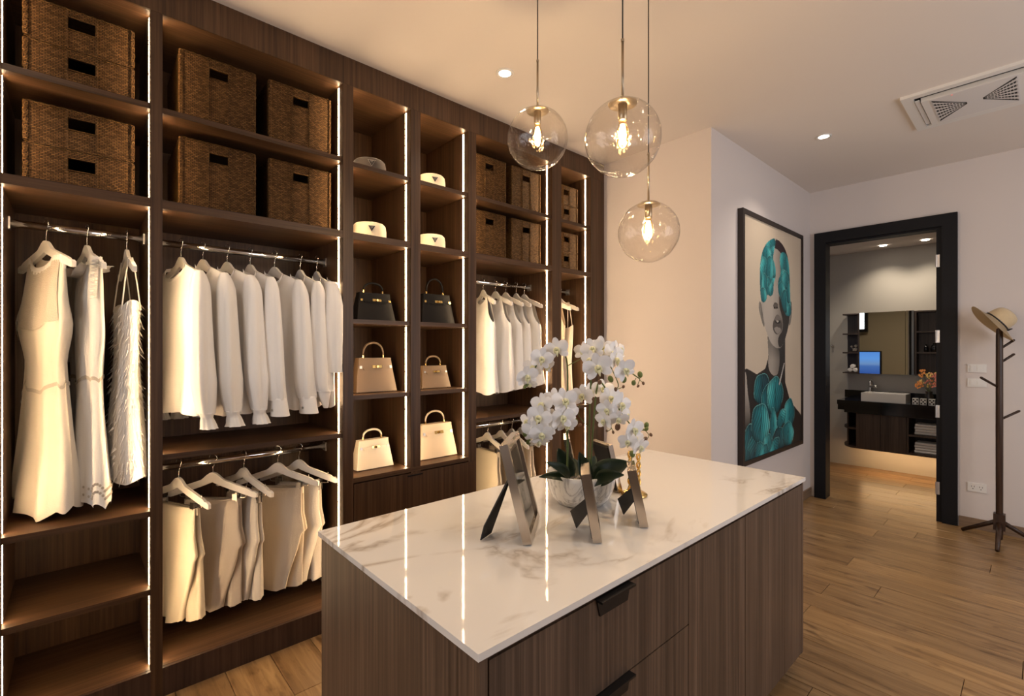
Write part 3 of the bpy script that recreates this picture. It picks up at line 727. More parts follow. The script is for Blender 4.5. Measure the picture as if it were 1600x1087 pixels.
for z, s in ((2.4605, 'top shelf'), (2.0725, 'second shelf')):
    basket(.30, .315, .474, z, 'tall wicker basket over the shirts, nearer the dresses on the ' + s, 'tall baskets over the shirts')
    basket(.30, .315, .838, z, 'tall wicker basket over the shirts, nearer the hats on the ' + s, 'tall baskets over the shirts')
    basket(.285, .315, 2.09, z - (.01 if s[0] == 't' else 0), 'tall wicker basket over the sleeveless tops, left one on the ' + s, 'tall baskets over the tops')
    basket(.285, .315, 2.44, z - (.01 if s[0] == 't' else 0), 'tall wicker basket over the sleeveless tops, right one on the ' + s, 'tall baskets over the tops')
for z, s in ((2.4475, 'top shelf'), (2.0725, 'second shelf')):
    basket(.26, .148, 2.885, z, 'low wicker basket in the last bay, lower of the pair on the ' + s, 'low baskets in the last bay')
    basket(.26, .148, 2.885, z + .155, 'low wicker basket in the last bay, upper of the pair on the ' + s, 'low baskets in the last bay')

# ------------------------------------------------------------------ hats on the shelves
def flat_hat(loc, label, m_, r_=.088, h=.098):
    t = thing('brimmed_hat', loc, label, 'hat', 'hats in the display bays')
    bm = newbm(); lathe(bm, [(r_ + .002, 0), (r_ + .001, h * .6), (r_ * .96, h * .9), (r_ * .86, h), (r_ * .5, h * 1.03), (0, h * 1.02)], (0, 0, 0), 40); obj('crown', bm, m_, t, world=False, smooth=True)
    bm = newbm(); lathe(bm, [(r_ - .004, .001), (r_ + .017, .0008), (r_ + .018, .004), (r_ + .001, .007)], (0, 0, 0), 40); obj('brim', bm, m_, t, world=False, smooth=True)
    # inverted triangle badge on the front
    bm = newbm(); M = Matrix.Rotation(R(-18), 3, 'Z'); z = h * .60; x = r_ + .003
    for s, e in ((1.0, .0), (.86, .0012)):
        a = [(-.021 * s, z + .014 * s), (.021 * s, z + .014 * s), (0, z - .021 * s)]
        o = [bm.verts.new(M @ Vector((x + e - .003, yy, zz))) for yy, zz in a]; q = [bm.verts.new(M @ Vector((x + e, yy, zz))) for yy, zz in a]
        bm.faces.new(q)
        for i in range(3): bm.faces.new((o[i], o[(i + 1) % 3], q[(i + 1) % 3], q[i]))
    me = obj('badge', bm, enamel_m, t, world=False, mats=[silver_m, enamel_m])
    for i, p in enumerate(me.data.polygons): p.material_index = 0 if i < 4 else 1
    bm = newbm()
    for zz, ww in ((z + .008, .012), (z + .001, .007), (z - .006, .003)):
        q = [M @ Vector((x + .0018, yy, z2)) for yy, z2 in ((-ww, zz), (ww, zz), (ww, zz + .0022), (-ww, zz + .0022))]; bm.faces.new([bm.verts.new(p) for p in q])
    obj('badge_lettering', bm, silver_m, me, world=False)
    return t
flat_hat((-2.62, 1.245, 2.0725), 'cream flat-topped hat with a black triangle badge, bay next to the shirts', felt_m, .094)
flat_hat((-2.62, 1.665, 2.0725), 'golden cream flat-topped hat with a triangle badge, lower one in the second display bay', felt_m, .088)
flat_hat((-2.62, 1.665, 2.4505), 'cream flat-topped hat with a triangle badge, upper one in the second display bay', felt_m, .088)
flat_hat((-2.62, 1.245, 2.4505), 'dark brown hat with a silver badge on the topmost display shelf', darkfelt_m, .092, .085)

# ------------------------------------------------------------------ handbags
def handbag(y, z, wb, h, hh, m_, label, ang=0):
    t = thing('handbag', (-2.62, y, z), label, 'handbag', 'handbags in the display bays', R(ang))
    wt = wb * .8; db, dt = wb * .42, wb * .17; f = .004
    def ring(s, z_): 
        w_ = wb + (wt - wb) * s; d_ = db + (dt - db) * s
        return [(-d_ / 2, -w_ / 2, z_), (d_ / 2, -w_ / 2, z_), (d_ / 2, w_ / 2, z_), (-d_ / 2, w_ / 2, z_)]
    bm = newbm(); rows = [[bm.verts.new(p) for p in ring(s, f + h * s)] for s in (0, .5, 1)]
    # gusset pinched inwards half way
    for i, (dx, dy) in enumerate(((1, 1), (-1, 1), (-1, -1), (1, -1))): rows[1][i].co.x *= .98
    for a, b_ in zip(rows, rows[1:]):
        for i in range(4): bm.faces.new((a[i], a[(i + 1) % 4], b_[(i + 1) % 4], b_[i]))
    bm.faces.new(rows[0][::-1]); bm.faces.new(rows[-1])
    obj('body', bm, m_, t, world=False, bevel=.003)
    def on_front(s, yy, off): d_ = db + (dt - db) * s; return (d_ / 2 + off, yy * (wb + (wt - wb) * s) / wb, f + h * s)
    def panel(name, pts, m2, par, off=.0015, th=.003):
        bm = newbm(); a = [bm.verts.new(on_front(s, yy, off + th)) for yy, s in pts]; b_ = [bm.verts.new(on_front(s, yy, off - .002)) for yy, s in pts]
        bm.faces.new(a); bm.faces.new(b_[::-1]); n = len(a)
        for i in range(n): bm.faces.new((a[i], a[(i + 1) % n], b_[(i + 1) % n], b_[i]))
        return obj(name, bm, m2, par, world=False)
    W = wb / 2
    fl_ = panel('flap', [(-W * .99, 1.01), (W * .99, 1.01), (W * .97, .80), (W * .72, .74), (W * .66, .655), (-W * .66, .655), (-W * .72, .74), (-W * .97, .80)], m_, t)
    bm = newbm(); box(bm, -dt / 2 - .002, dt / 2 + .006, -wt / 2, wt / 2, f + h - .001, f + h + .004); obj('top_panel', bm, m_, t, world=False, bevel=.0015)
    st = panel('strap', [(-W * .86, .775), (W * .86, .775), (W * .86, .715), (-W * .86, .715)], m_, t, .004, .003)
    for s in (-1, 1):
        panel('strap_tip', [(s * W * .80, .785), (s * W * .93, .785), (s * W * .93, .705), (s * W * .80, .705)][::s], gold_m if 'black' in label else silver_m, st, .006, .003)
    cp = panel('clasp_plate', [(-W * .2, .80), (W * .34, .80), (W * .34, .715), (-W * .2, .715)], gold_m, t, .006, .004)
    p = on_front(.757, W * .05, .012); bm = newbm(); lathe(bm, [(0, .008), (.006, .008), (.007, 0), (.007, -.004)], p, 14, Matrix.Rotation(R(90), 3, 'Y')); obj('turn_lock', bm, gold_m, cp, world=False)
    bm = newbm(); rw = W * .50; pts = []
    for i in range(25):
        a = PI * i / 24; pts.append((0, -rw * math.cos(a) * (1 + .06 * math.sin(a)), f + h + .016 + (hh - .012) * math.sin(a) ** .85))
    tubebm(bm, pts, [.0052 + .0012 * math.sin(PI * i / 24) for i in range(25)], 10)
    hd = obj('handle', bm, m_, t, world=False, smooth=True)
    for s in (-1, 1):
        bm = newbm(); bmesh.ops.create_cone(bm, segments=10, radius1=.007, radius2=.006, depth=.018, cap_ends=True, matrix=Matrix.Translation((0, s * rw, f + h + .011)))
        obj('handle_ring', bm, gold_m, hd, world=False, smooth=False)
    bm = newbm()
    for sx in (-1, 1):
        for sy in (-1, 1): bmesh.ops.create_cone(bm, segments=8, radius1=.004, radius2=.005, depth=.005, cap_ends=True, matrix=Matrix.Translation((sx * db * .38, sy * wb * .42, .0025)))
    obj('feet', bm, gold_m, t, world=False)
    return t
handbag(1.268, 1.6105, .235, .155, .06, lea_b, 'black handbag on the upper bag shelf, bay next to the shirts')
handbag(1.69, 1.6105, .245, .18, .10, lea_b, 'black handbag with a tall looped handle, second display bay')
handbag(1.268, 1.2005, .25, .19, .088, lea_t, 'large taupe handbag with a round handle and gold lock')
handbag(1.677, 1.2005, .215, .135, .06, lea_t, 'small taupe handbag in the second display bay')
handbag(1.262, .7605, .225, .158, .055, lea_w, 'small ivory handbag on the drawer ledge, next to the shirts', 0)
handbag(1.69, .7605, .275, .205, .078, lea_c, 'large cream handbag on the drawer ledge, second display bay')

# ------------------------------------------------------------------ island
ix0, ix1, iy0, iy1 = -1.545, -.717, .56, 2.432; ZT = .87
t = thing('kitchen_island', ((ix0 + ix1) / 2, (iy0 + iy1) / 2, 0), 'walnut dressing-room island cabinet under the marble slab', 'island'); t.name = 'dressing_island'
cx0, cx1, cy0, cy1 = ix0 + .01, ix1 - .006, iy0 + .008, iy1 - .012; zb = .085
B('carcass', wood_isl, t, (cx0, cx1 - .024, cy0 + .02, cy1 - .02, zb, ZT - .016))
B('end_panel', wood_isl, t, (cx0, cx1, cy0, cy0 + .0195, zb, ZT - .016), bevel=.0008)
B('end_panel', wood_isl, t, (cx0, cx1, cy1 - .0195, cy1, zb, ZT - .016), bevel=.0008)
B('plinth', wood_dark, t, (cx0 + .05, cx1 - .06, cy0 + .06, cy1 - .07, 0, zb))
B('top_rail', wood_isl, t, (cx1 - .02, cx1 - .002, cy0 + .0205, cy1 - .0205, .846, ZT - .0165))
yd = [cy0 + .0225, 1.377, 1.793, 2.188, cy1 - .0215]
def front(name, ya, yb, z0, z1): return B(name, wood_isl, t, (cx1 - .0205, cx1, ya + .0015, yb - .0015, z0, z1), bevel=.0008)
def pull(par, y0, y1, z, nm='handle'):
    bm = newbm(); box(bm, cx1 + .0003, cx1 + .0035, y0, y1, z - .042, z); box(bm, cx1 - .014, cx1 + .0035, y0, y1, z, z + .0022)
    box(bm, cx1 + .0035, cx1 + .02, y0, y1, z - .0035, z + .002)
    vs = [v for v in bm.verts if v.co.z < z - .04]
    for v in vs: v.co.y += .012 if v.co.y < (y0 + y1) / 2 else -.012
    return obj(nm, bm, blackmetal_m, par)
for z0, z1 in ((.612, .842), (.36, .608), (.089, .356)):
    d = front('drawer_front', yd[0], yd[1], z0, z1); pull(d, .925, 1.065, z1 - (.0005 if z1 > .8 else .0))
for a, b_ in ((yd[1], yd[2]), (yd[2], yd[3])):
    d = front('door', a, b_, .089, .842)
B('filler_panel', wood_isl, t, (cx1 - .0205, cx1, yd[3] + .0015, yd[4], .089, .842))
bm = newbm(); box(bm, ix0, ix1, iy0, iy1, ZT - .0155, ZT)
tag(obj('marble_worktop', bm, marb, None, bevel=.0015), 'glossy white marble slab with grey veins on top of the island', 'worktop')

# ------------------------------------------------------------------ potted orchid
PC = Vector((-1.173, 1.407, ZT))
t = thing('potted_orchid', PC, 'white orchids with dark green leaves in a marbled bowl on the island', 'plant')
bm = newbm(); lathe(bm, [(.0, .0), (.075, .0), (.09, .004), (.112, .03), (.125, .065), (.13, .1), (.129, .118), (.124, .119), (.121, .1), (.115, .075), (0, .074)], (0, 0, 0), 48)
pot = obj('pot', bm, potm, t, world=False, smooth=True)
bm = newbm(); rr = random.Random(2)
for i in range(90):
    a, q = rr.uniform(0, 6.28), .108 * math.sqrt(rr.random()); bmesh.ops.create_icosphere(bm, subdivisions=1, radius=rr.uniform(.008, .014), matrix=Matrix.Translation((q * math.cos(a), q * math.sin(a), .088)) @ Matrix.Scale(.6, 4, (0, 0, 1)))
tag(obj('pebbles', bm, stone_m, t, world=False, smooth=True), kind='stuff')
def W2(p): return Vector(p) - PC
def leafbm(base, tip, wid, bow, nrm=(0, 0, 1)):
    bm = newbm(); base, tip = Vector(base), Vector(tip); d_ = tip - base; side = d_.cross(Vector(nrm)).normalized(); up = side.cross(d_).normalized()
    n = 14; rows = []
    for i in range(n + 1):
        f = i / n; w_ = wid * math.sin(PI * min(1, (f * .93 + .05)) ** .8) ** .8; c = base + d_ * f + up * bow * math.sin(PI * f)
        rows.append([bm.verts.new(c + side * w_ * s + up * (abs(s) * .25 * w_)) for s in (-1, -.5, 0, .5, 1)])
    for a, b_ in zip(rows, rows[1:]):
        for k in range(4): bm.faces.new((a[k], a[k + 1], b_[k + 1], b_[k]))
    bm2 = bm; bmesh.ops.solidify(bm, geom=bm.faces[:], thickness=.002)
    return bm
def LF(p0, d0, p1, d1, w_, bow=.015, nrm=None):
    a, b_ = W2(P3(*p0, d0)), W2(P3(*p1, d1)); n_ = nrm or (.4, -.7, .6)
    obj('leaf', leafbm(a, b_, w_, bow, n_), leaf_m, t, world=False, smooth=True)
LF((893, 745), 1.80, (872, 700), 1.80, .032, .0, (.7, -.6, .1))
LF((890, 748), 1.75, (853, 722), 1.66, .022, .02)
LF((888, 750), 1.75, (842, 745), 1.70, .018, .02)
LF((920, 752), 1.72, (905, 706), 1.62, .026, .0, (.7, -.6, .2))
LF((925, 752), 1.74, (983, 722), 1.70, .044, .02, (.45, -.55, .5))
LF((928, 755), 1.72, (975, 742), 1.60, .028, .02)
LF((915, 750), 1.80, (930, 712), 1.86, .028, .0, (.7, -.6, .1))
LF((905, 745), 1.85, (895, 716), 1.92, .028, .0, (.7, -.6, .1))
def stem(pts, r_=.0032):
    P_ = [W2(P3(*p[:2], p[2])) for p in pts]; out = []
    for i in range(len(P_) - 1):
        p0, p1, p2, p3 = P_[max(i - 1, 0)], P_[i], P_[i + 1], P_[min(i + 2, len(P_) - 1)]
        for j in range(5):
            q = j / 5; out.append(.5 * ((2 * p1) + (p2 - p0) * q + (2 * p0 - 5 * p1 + 4 * p2 - p3) * q * q + (3 * p1 - p0 - 3 * p2 + p3) * q ** 3))
    out.append(P_[-1]); bm = newbm(); n = len(out); tubebm(bm, out, [r_ * (1 - .45 * i / n) for i in range(n)], 8)
    obj('stem', bm, stem_m, t, world=False, smooth=True)
stem([(886, 748, 1.76), (887, 690, 1.76), (887, 620, 1.76), (885, 560, 1.74), (868, 545, 1.70), (846, 560, 1.68), (826, 592, 1.66), (822, 604, 1.66)], .0038)
stem([(919, 750, 1.75), (920, 700, 1.75), (923, 600, 1.75), (932, 545, 1.72), (958, 548, 1.69), (978, 575, 1.67), (1000, 592, 1.65)], .0036)
stem([(922, 750, 1.78), (926, 680, 1.78), (934, 600, 1.80), (950, 612, 1.78), (968, 640, 1.77), (990, 668, 1.77), (1008, 672, 1.77)], .0036)
stem([(887, 690, 1.76), (878, 630, 1.72), (862, 625, 1.68), (843, 650, 1.65), (828, 680, 1.63)], .003)
stem([(920, 668, 1.76), (904, 648, 1.74), (906, 632, 1.73)], .002)
stem([(887, 571, 1.76), (903, 563, 1.72), (913, 556, 1.70)], .002)
stem([(932, 645, 1.76), (950, 646, 1.74), (955, 668, 1.73), (948, 674, 1.72)], .0018)
stem([(955, 668, 1.73), (959, 676, 1.73)], .0015)
stem([(952, 568, 1.70), (966, 600, 1.66), (962, 608, 1.66), (975, 604, 1.66)], .0018)
stem([(990, 700, 1.74), (985, 730, 1.72), (982, 748, 1.72)], .0018)
stem([(1003, 668, 1.76), (1014, 680, 1.75), (1006, 690, 1.75)], .0015)
stem([(1000, 592, 1.65), (996, 602, 1.65)], .0015); stem([(994, 590, 1.65), (990, 598, 1.65)], .0015); stem([(1000, 594, 1.65), (1005, 598, 1.65)], .0013)
def petalbm(w_, l_, cup=.3, ruf=.0):
    bm = newbm(); rows = []; n = 7
    for i in range(n + 1):
        f = i / n; hw = w_ * math.sin(PI * (f * .80 + .10)) ** .75 * (.35 + .75 * f if f < .5 else .725 + .3 * (f - .5)); 
        if i == n: hw = w_ * .35
        rows.append([bm.verts.new((hw * s, l_ * f + (0 if abs(s) < .9 else -.04 * l_ * f), cup * l_ * (f * f * .4) - cup * .25 * w_ * s * s + ruf * math.sin(5 * s + 4 * f))) for s in (-1, -.5, 0, .5, 1)])
    for a, b_ in zip(rows, rows[1:]):
        for k in range(4): bm.faces.new((a[k], a[k + 1], b_[k + 1], b_[k]))
    return bm
def mesh_of(bm, m_, name):
    me = bpy.data.meshes.new(name); bmesh.ops.recalc_face_normals(bm, faces=bm.faces); bm.to_mesh(me); bm.free(); me.materials.append(m_)
    for p in me.polygons: p.use_smooth = True
    return me
big = mesh_of(petalbm(.026, .040, .35, .0012), petal_m, 'petal'); sep = mesh_of(petalbm(.0155, .038, .3, .0008), petal_m, 'sepal')
bm = newbm(); bmesh.ops.create_icosphere(bm, subdivisions=2, radius=.006, matrix=Matrix.Translation((0, .002, .006)) @ Matrix.Scale(1.4, 4, (0, 0, 1)))
for s in (-1, 1): bmesh.ops.create_icosphere(bm, subdivisions=2, radius=.006, matrix=Matrix.Translation((s * .006, -.004, .007)) @ Matrix.Rotation(s * .5, 4, 'Y') @ Matrix.Scale(1.5, 4, (0, 1, 0)) @ Matrix.Scale(.5, 4, (1, 0, 0)))
bmesh.ops.create_cone(bm, segments=8, radius1=.006, radius2=.001, depth=.018, matrix=Matrix.Translation((0, -.014, .008)) @ Matrix.Rotation(R(100), 4, 'X'), cap_ends=True)
lipme = mesh_of(bm, lip_m, 'lip')
bm = newbm(); bmesh.ops.create_icosphere(bm, subdivisions=2, radius=.005); core = mesh_of(bm, petal_m, 'flower')
def flower(px, py, d_, s=1.0, face=(0, 0), roll=0):
    """face: turn right/left and up/down away from looking at the viewer's side of the room, in degrees"""
    p = W2(P3(px, py, d_)); o = bpy.data.objects.new('flower', core); col.objects.link(o); o.parent = t; o.location = p
    f = Vector((.7429, -.6694, 0)); az = math.atan2(f.y, f.x) + R(face[0]); el = R(face[1])
    zv = Vector((math.cos(az) * math.cos(el), math.sin(az) * math.cos(el), math.sin(el))); xv = Vector((0, 0, 1)).cross(zv).normalized(); yv = zv.cross(xv)
    M = Matrix((xv, yv, zv)).transposed() @ Matrix.Rotation(R(roll), 3, 'Z'); o.rotation_euler = M.to_euler(); o.scale = (s, s, s)
    for me, a, z in ((sep, 0, -.003), (sep, 128, -.003), (sep, -128, -.003), (big, 72, 0), (big, -72, 0)):
        c = bpy.data.objects.new('petal', me); col.objects.link(c); c.parent = o; c.location = (0, 0, z); c.rotation_euler = (R(rr.uniform(-6, 6)), R(rr.uniform(-8, 8)), R(a + rr.uniform(-6, 6)))
    c = bpy.data.objects.new('lip', lipme); col.objects.link(c); c.parent = o
FL = [(870, 546, 1.68, 1.02, (-15, 5), 10), (846, 560, 1.66, .95, (10, -5), -10), (834, 573, 1.68, .9, (-35, -10), 0), (823, 588, 1.64, .95, (25, -20), 10), (853, 571, 1.70, .85, (40, -15), 0), (828, 600, 1.66, .6, (0, -50), 0),
      (912, 549, 1.72, .85, (-30, 10), 0), (926, 545, 1.66, .95, (-20, 10), 20), (940, 545, 1.68, 1.1, (5, 15), 0), (957, 552, 1.66, 1.0, (30, 10), -10), (934, 574, 1.60, 1.15, (-5, -5), 15), (962, 562, 1.63, .9, (45, 0), 0), (976, 578, 1.62, .95, (20, -10), 30), (945, 560, 1.70, .9, (0, 30), 0), (968, 547, 1.70, .9, (55, 20), 0), (922, 562, 1.64, .8, (-45, 5), 0),
      (910, 618, 1.70, .95, (-25, 0), 0), (922, 612, 1.80, .8, (30, 10), 0), (942, 608, 1.80, .95, (0, 20), 0), (953, 622, 1.74, 1.0, (15, 5), 20), (970, 632, 1.70, 1.05, (30, 0), -10), (948, 640, 1.69, .85, (-15, -10), 0), (944, 657, 1.68, .8, (-50, -10), 0), (966, 654, 1.69, .85, (0, -30), 0), (978, 648, 1.76, .8, (60, 0), 0), (990, 671, 1.68, .95, (30, -5), 10), (981, 690, 1.67, .8, (-20, 0), 0), (1000, 698, 1.67, .85, (35, -20), 0), (992, 684, 1.72, .75, (10, 15), 0),
      (847, 632, 1.62, .95, (-30, 10), 0), (866, 624, 1.66, .95, (0, 10), 0), (882, 626, 1.62, 1.05, (10, 5), 10), (842, 652, 1.60, 1.0, (-10, 0), -15), (878, 652, 1.62, 1.05, (25, -5), 0), (893, 645, 1.66, .8, (45, 0), 0), (862, 655, 1.66, .95, (0, -10), 0), (824, 658, 1.62, .75, (-50, 5), 0), (833, 674, 1.60, .9, (-20, -5), 0), (846, 678, 1.58, .95, (0, -20), 10), (857, 668, 1.64, .85, (25, -10), 0), (842, 690, 1.60, .8, (5, -50), 0), (886, 664, 1.66, .85, (15, -30), 0)]
for q in FL: flower(q[0], q[1], q[2], q[3] * 1.13, q[4], q[5])
def bud(px, py, d_, r_, m_):
    bm = newbm(); bmesh.ops.create_icosphere(bm, subdivisions=2, radius=r_, matrix=Matrix.Scale(1.35, 4, (.2, 0, 1)))
    o = obj('bud', bm, m_, t, world=False, smooth=True); o.location = W2(P3(px, py, d_)); o.rotation_euler = (rr.uniform(-.6, .6), rr.uniform(-.6, .6), 0)
for q in ((954, 592, 1.64, .0095, bud_m), (975, 593, 1.64, .009, bud_m), (937, 597, 1.66, .008, budb_m), (990, 598, 1.65, .008, bud_m), (1000, 585, 1.65, .009, bud_m), (1005, 598.5, 1.65, .005, budb_m), (997, 603, 1.65, .0045, budb_m), (974, 604, 1.66, .005, budb_m), (962, 608, 1.66, .006, budb_m),
          (1010, 664, 1.76, .009, bud_m), (1010, 670, 1.75, .007, bud_m), (1017, 679, 1.75, .006, budb_m), (1008, 686, 1.75, .008, budb_m), (988, 709, 1.72, .010, bud_m), (984, 724, 1.72, .007, bud_m), (948, 673, 1.72, .004, budb_m), (958, 675, 1.73, .005, budb_m), (965, 667, 1.70, .010, budb_m), (821, 677, 1.62, .010, bud_m), (826, 690, 1.62, .008, bud_m),
          (812, 592, 1.64, .006, budb_m), (820, 604, 1.66, .006, bud_m), (824, 601, 1.66, .006, bud_m), (900, 657, 1.74, .007, bud_m), (906, 664, 1.74, .006, budb_m)): bud(*q)

# ------------------------------------------------------------------ picture frames on the island
def pframe(loc, ang, wd, ht, th, lean, label, leg):
    """loc: near bottom corner region centre on the slab; local y along the bottom edge, local +x is the face"""
    t = thing('photo_frame', loc, label, 'picture frame', 'photo frames around the orchid', R(ang))
    M = Matrix.Rotation(R(-lean), 3, 'Y'); b = .020
    def lb(name, m_, par, *bx, bevel=.0):
        bm = newbm()
        for q in bx: box(bm, *q)
        for v in bm.verts: v.co = M @ v.co
        zmin = 0
        return obj(name, bm, m_, par, world=False, bevel=bevel)
    h2 = th * math.sin(R(lean)) / 1.0 + .0006
    z0 = h2
    o = lb('frame_border', frame_m, t, (-th, 0, 0, wd, z0, z0 + b), (-th, 0, 0, wd, z0 + ht - b, z0 + ht), (-th, 0, 0, b, z0 + b, z0 + ht - b), (-th, 0, wd - b, wd, z0 + b, z0 + ht - b))
    lb('picture', photo_m, t, (-th * .6, -.006, b, wd - b, z0 + b, z0 + ht - b))
    lb('backing_board', framedark_m, t, (-th - .002, -th * .62, b * .5, wd - b * .5, z0 + b * .5, z0 + ht - b * .5))
    # easel leg
    bm = newbm(); a = [Vector(q) for q in leg]; off = (a[1] - a[0]).cross(a[2] - a[0]).normalized() * .003
    va = [bm.verts.new(p) for p in a]; vb = [bm.verts.new(p + off) for p in a]; bm.faces.new(va); bm.faces.new(vb[::-1])
    for i in range(len(a)): bm.faces.new((va[i], va[(i + 1) % len(a)], vb[(i + 1) % len(a)], vb[i]))
    obj('easel_leg', bm, framedark_m, t, world=False)
    return t
pframe((-1.003, .984, ZT), 39, .235, .30, .026, 14, 'largest pewter photo frame, leaning at the near side of the orchid', [(-.078, .078, .185), (-.075, .115, .185), (-.130, .112, .03), (-.138, .078, .002), (-.158, .016, .002), (-.150, .03, .04)])
LG = [(-.046, .03, .128), (-.04, .03, .085), (-.078, .112, .002), (-.098, .132, .05)]
pframe((-.875, 1.150, ZT), 40, .15, .205, .027, 10, 'narrow pewter photo frame standing in front of the marbled pot', LG)
pframe((-.850, 1.360, ZT), 36, .14, .185, .027, 12, 'smallest pewter photo frame, right of the orchid pot', LG)
pframe((-1.27, 1.52, ZT), 42, .16, .21, .022, 12, 'pewter photo frame behind the pot, below the left blooms', LG)
pframe((-1.13, 1.62, ZT), 70, .13, .2, .02, 14, 'pewter photo frame behind the pot, beyond the broad right leaf', LG)
t = thing('gold_ornament', (-1.085, 1.63, ZT), 'gold ornament with two twisted uprights on a low base', 'ornament')
bm = newbm(); lathe(bm, [(0, 0), (.05, 0), (.052, .006), (.04, .014), (.02, .02), (0, .021)], (0, 0, 0), 24); obj('base', bm, gold_m, t, world=False, smooth=True)
for s, hgt in ((-1, .16), (1, .15)):
    for ph in (0, PI):
        bm = newbm(); tubebm(bm, [(s * .017 * .67 + .006 * math.cos(i * .6 + ph), s * .017 * .74 + .006 * math.sin(i * .6 + ph), .015 + hgt * i / 24) for i in range(25)], .0045, 8)
        obj('twisted_upright', bm, gold_m, t, world=False, smooth=True)

# ------------------------------------------------------------------ pendants
names = ['clear glass globe pendant nearest the wardrobe', 'largest-looking glass globe pendant in the middle, nearest the viewer', 'lowest glass globe pendant, in front of the plain end wall']
for (x, y, z, r_), nm in zip(PEND, names):
    t = thing('globe_pendant', (x, y, z), nm, 'pendant lamp', 'glass globe pendants over the island')
    bm = newbm(); K = 26; a0 = .30
    prof = [(r_ * math.sin(a0 + (PI - a0) * i / K), r_ * math.cos(a0 + (PI - a0) * i / K)) for i in range(K)] + [(0, -r_)]
    lathe(bm, prof, (0, 0, 0), 56)
    obj('glass_globe', bm, globe_m, t, world=False, smooth=True)
    zt = r_ * math.cos(a0)
    bm = newbm(); lathe(bm, [(0, zt + .012), (.006, zt + .012), (.01, zt + .006), (.036, zt + .003), (.046, zt - .003), (.046, zt - .006), (.01, zt - .006), (0, zt - .006)], (0, 0, 0), 36); obj('cap', bm, brass_m, t, world=False, smooth=True)
    bm = newbm(); lathe(bm, [(0, zt - .006), (.0145, zt - .007), (.0145, zt - .058), (.012, zt - .060), (0, zt - .06)], (0, 0, 0), 24); obj('socket', bm, brass_m, t, world=False, smooth=True)
    zb_ = zt - .058
    bm = newbm(); lathe(bm, [(.011, zb_), (.0115, zb_ - .01), (.019, zb_ - .03), (.020, zb_ - .06), (.017, zb_ - .078), (.008, zb_ - .09), (0, zb_ - .094)], (0, 0, 0), 24); bb = obj('bulb', bm, bulb_m, t, world=False, smooth=True)
    bm = newbm()
    for q in range(6):
        a = q * PI / 3; tubebm(bm, [(.0045 * math.cos(a), .0045 * math.sin(a), zb_ - .014), (.0105 * math.cos(a), .0105 * math.sin(a), zb_ - .045), (.004 * math.cos(a), .004 * math.sin(a), zb_ - .076)], .0034, 6)
    obj('filament', bm, fil_m, bb, world=False)
    bm = newbm(); tubebm(bm, [(0, 0, zt + .01), (0, 0, zt + .20)], .0042, 12); tubebm(bm, [(0, 0, zt + .198), (0, 0, zt + .206)], .0055, 12); obj('stem', bm, brass_m, t, world=False, smooth=True)
    bm = newbm(); tubebm(bm, [(0, 0, zt + .2), (0, 0, CZ - z - .004)], .0024, 8); obj('cord', bm, cord_m, t, world=False, smooth=True)
    bm = newbm(); lathe(bm, [(0, CZ - z), (.045, CZ - z), (.045, CZ - z - .014), (.04, CZ - z - .018), (0, CZ - z - .018)], (0, 0, 0), 28); obj('ceiling_cup', bm, brass_m, t, world=False, smooth=True)

# ------------------------------------------------------------------ downlights
def downlight(x, y, z, label, group):
    t = thing('downlight', (x, y, z), label, 'downlight', group)
    bm = newbm(); lathe(bm, [(.036, -.001), (.05, -.001), (.05, -.005), (.044, -.007), (.034, -.004)], (0, 0, 0), 28); obj('ring', bm, white_m, t, world=False, smooth=True)
    bm = newbm(); lathe(bm, [(0, -.003), (.034, -.003)], (0, 0, 0), 28); obj('lens', bm, lens_m, t, world=False)
for (x, y), nm in zip(DL, ['small lit downlight in the ceiling left of the pendants', 'small lit downlight in the ceiling in front of the door', 'downlight in the ceiling over the dresses', 'downlight in the ceiling over the aisle beside the island', 'downlight in the ceiling over the standpoint', 'downlight in the ceiling right of the coat stand', 'downlight in the ceiling near the right wall']):
    downlight(x, y, CZ, nm, 'dressing room downlights')
downlight(-1.23, 6.868, 2.64, 'bathroom ceiling downlight over the basin', 'bathroom downlights')
downlight(-.857, 6.854, 2.64, 'bathroom ceiling downlight over the towels', 'bathroom downlights')

# ------------------------------------------------------------------ ceiling air conditioner cassette
t = thing('air_conditioner', (-.275, 4.04, CZ), 'white ceiling air conditioner cassette with a bow-tie grille', 'air conditioner')
a0, a1, b0, b1 = -.585, .035, 3.73, 4.35
def frame_ring(bm, x0, x1, y0, y1, x2, x3, y2, y3, z0, z1):
    for q in ((x0, x1, y0, y2), (x0, x1, y3, y1), (x0, x2, y2, y3), (x3, x1, y2, y3)): box(bm, q[0], q[1], q[2], q[3], z0, z1)
bm = newbm(); frame_ring(bm, a0, a1, b0, b1, a0 + .055, a1 - .055, b0 + .045, b1 - .045, CZ - .018, CZ); obj('cassette_frame', bm, white_m, t, bevel=.004)
B('inner_panel', white_m, t, (a0 + .085, a1 - .085, b0 + .095, b1 - .07, CZ - .028, CZ - .001), bevel=.006)
B('air_slot', black_m, t, (a0 + .055, a1 - .055, b0 + .045, b1 - .045, CZ - .003, CZ - .0005))
for (x0, x1, y0, y1) in ((a0 + .10, a1 - .10, b1 - .066, b1 - .048), (a0 + .058, a0 + .080, b0 + .08, b1 - .10), (a1 - .080, a1 - .058, b0 + .08, b1 - .10)):
    B('air_flap', grille_m, t, (x0, x1, y0, y1, CZ - .022, CZ - .017), bevel=.002)
gx0, gx1, gy0, gy1 = a0 + .125, a1 - .125, b0 + .10, b1 - .10; zc = CZ - .030
g = B('grille_panel', grille_m, t, (gx0, gx1, gy0, gy1, zc, CZ - .027), bevel=.001)
xm, ym = (gx0 + gx1) / 2, (gy0 + gy1) / 2
bm = newbm(); n = 7
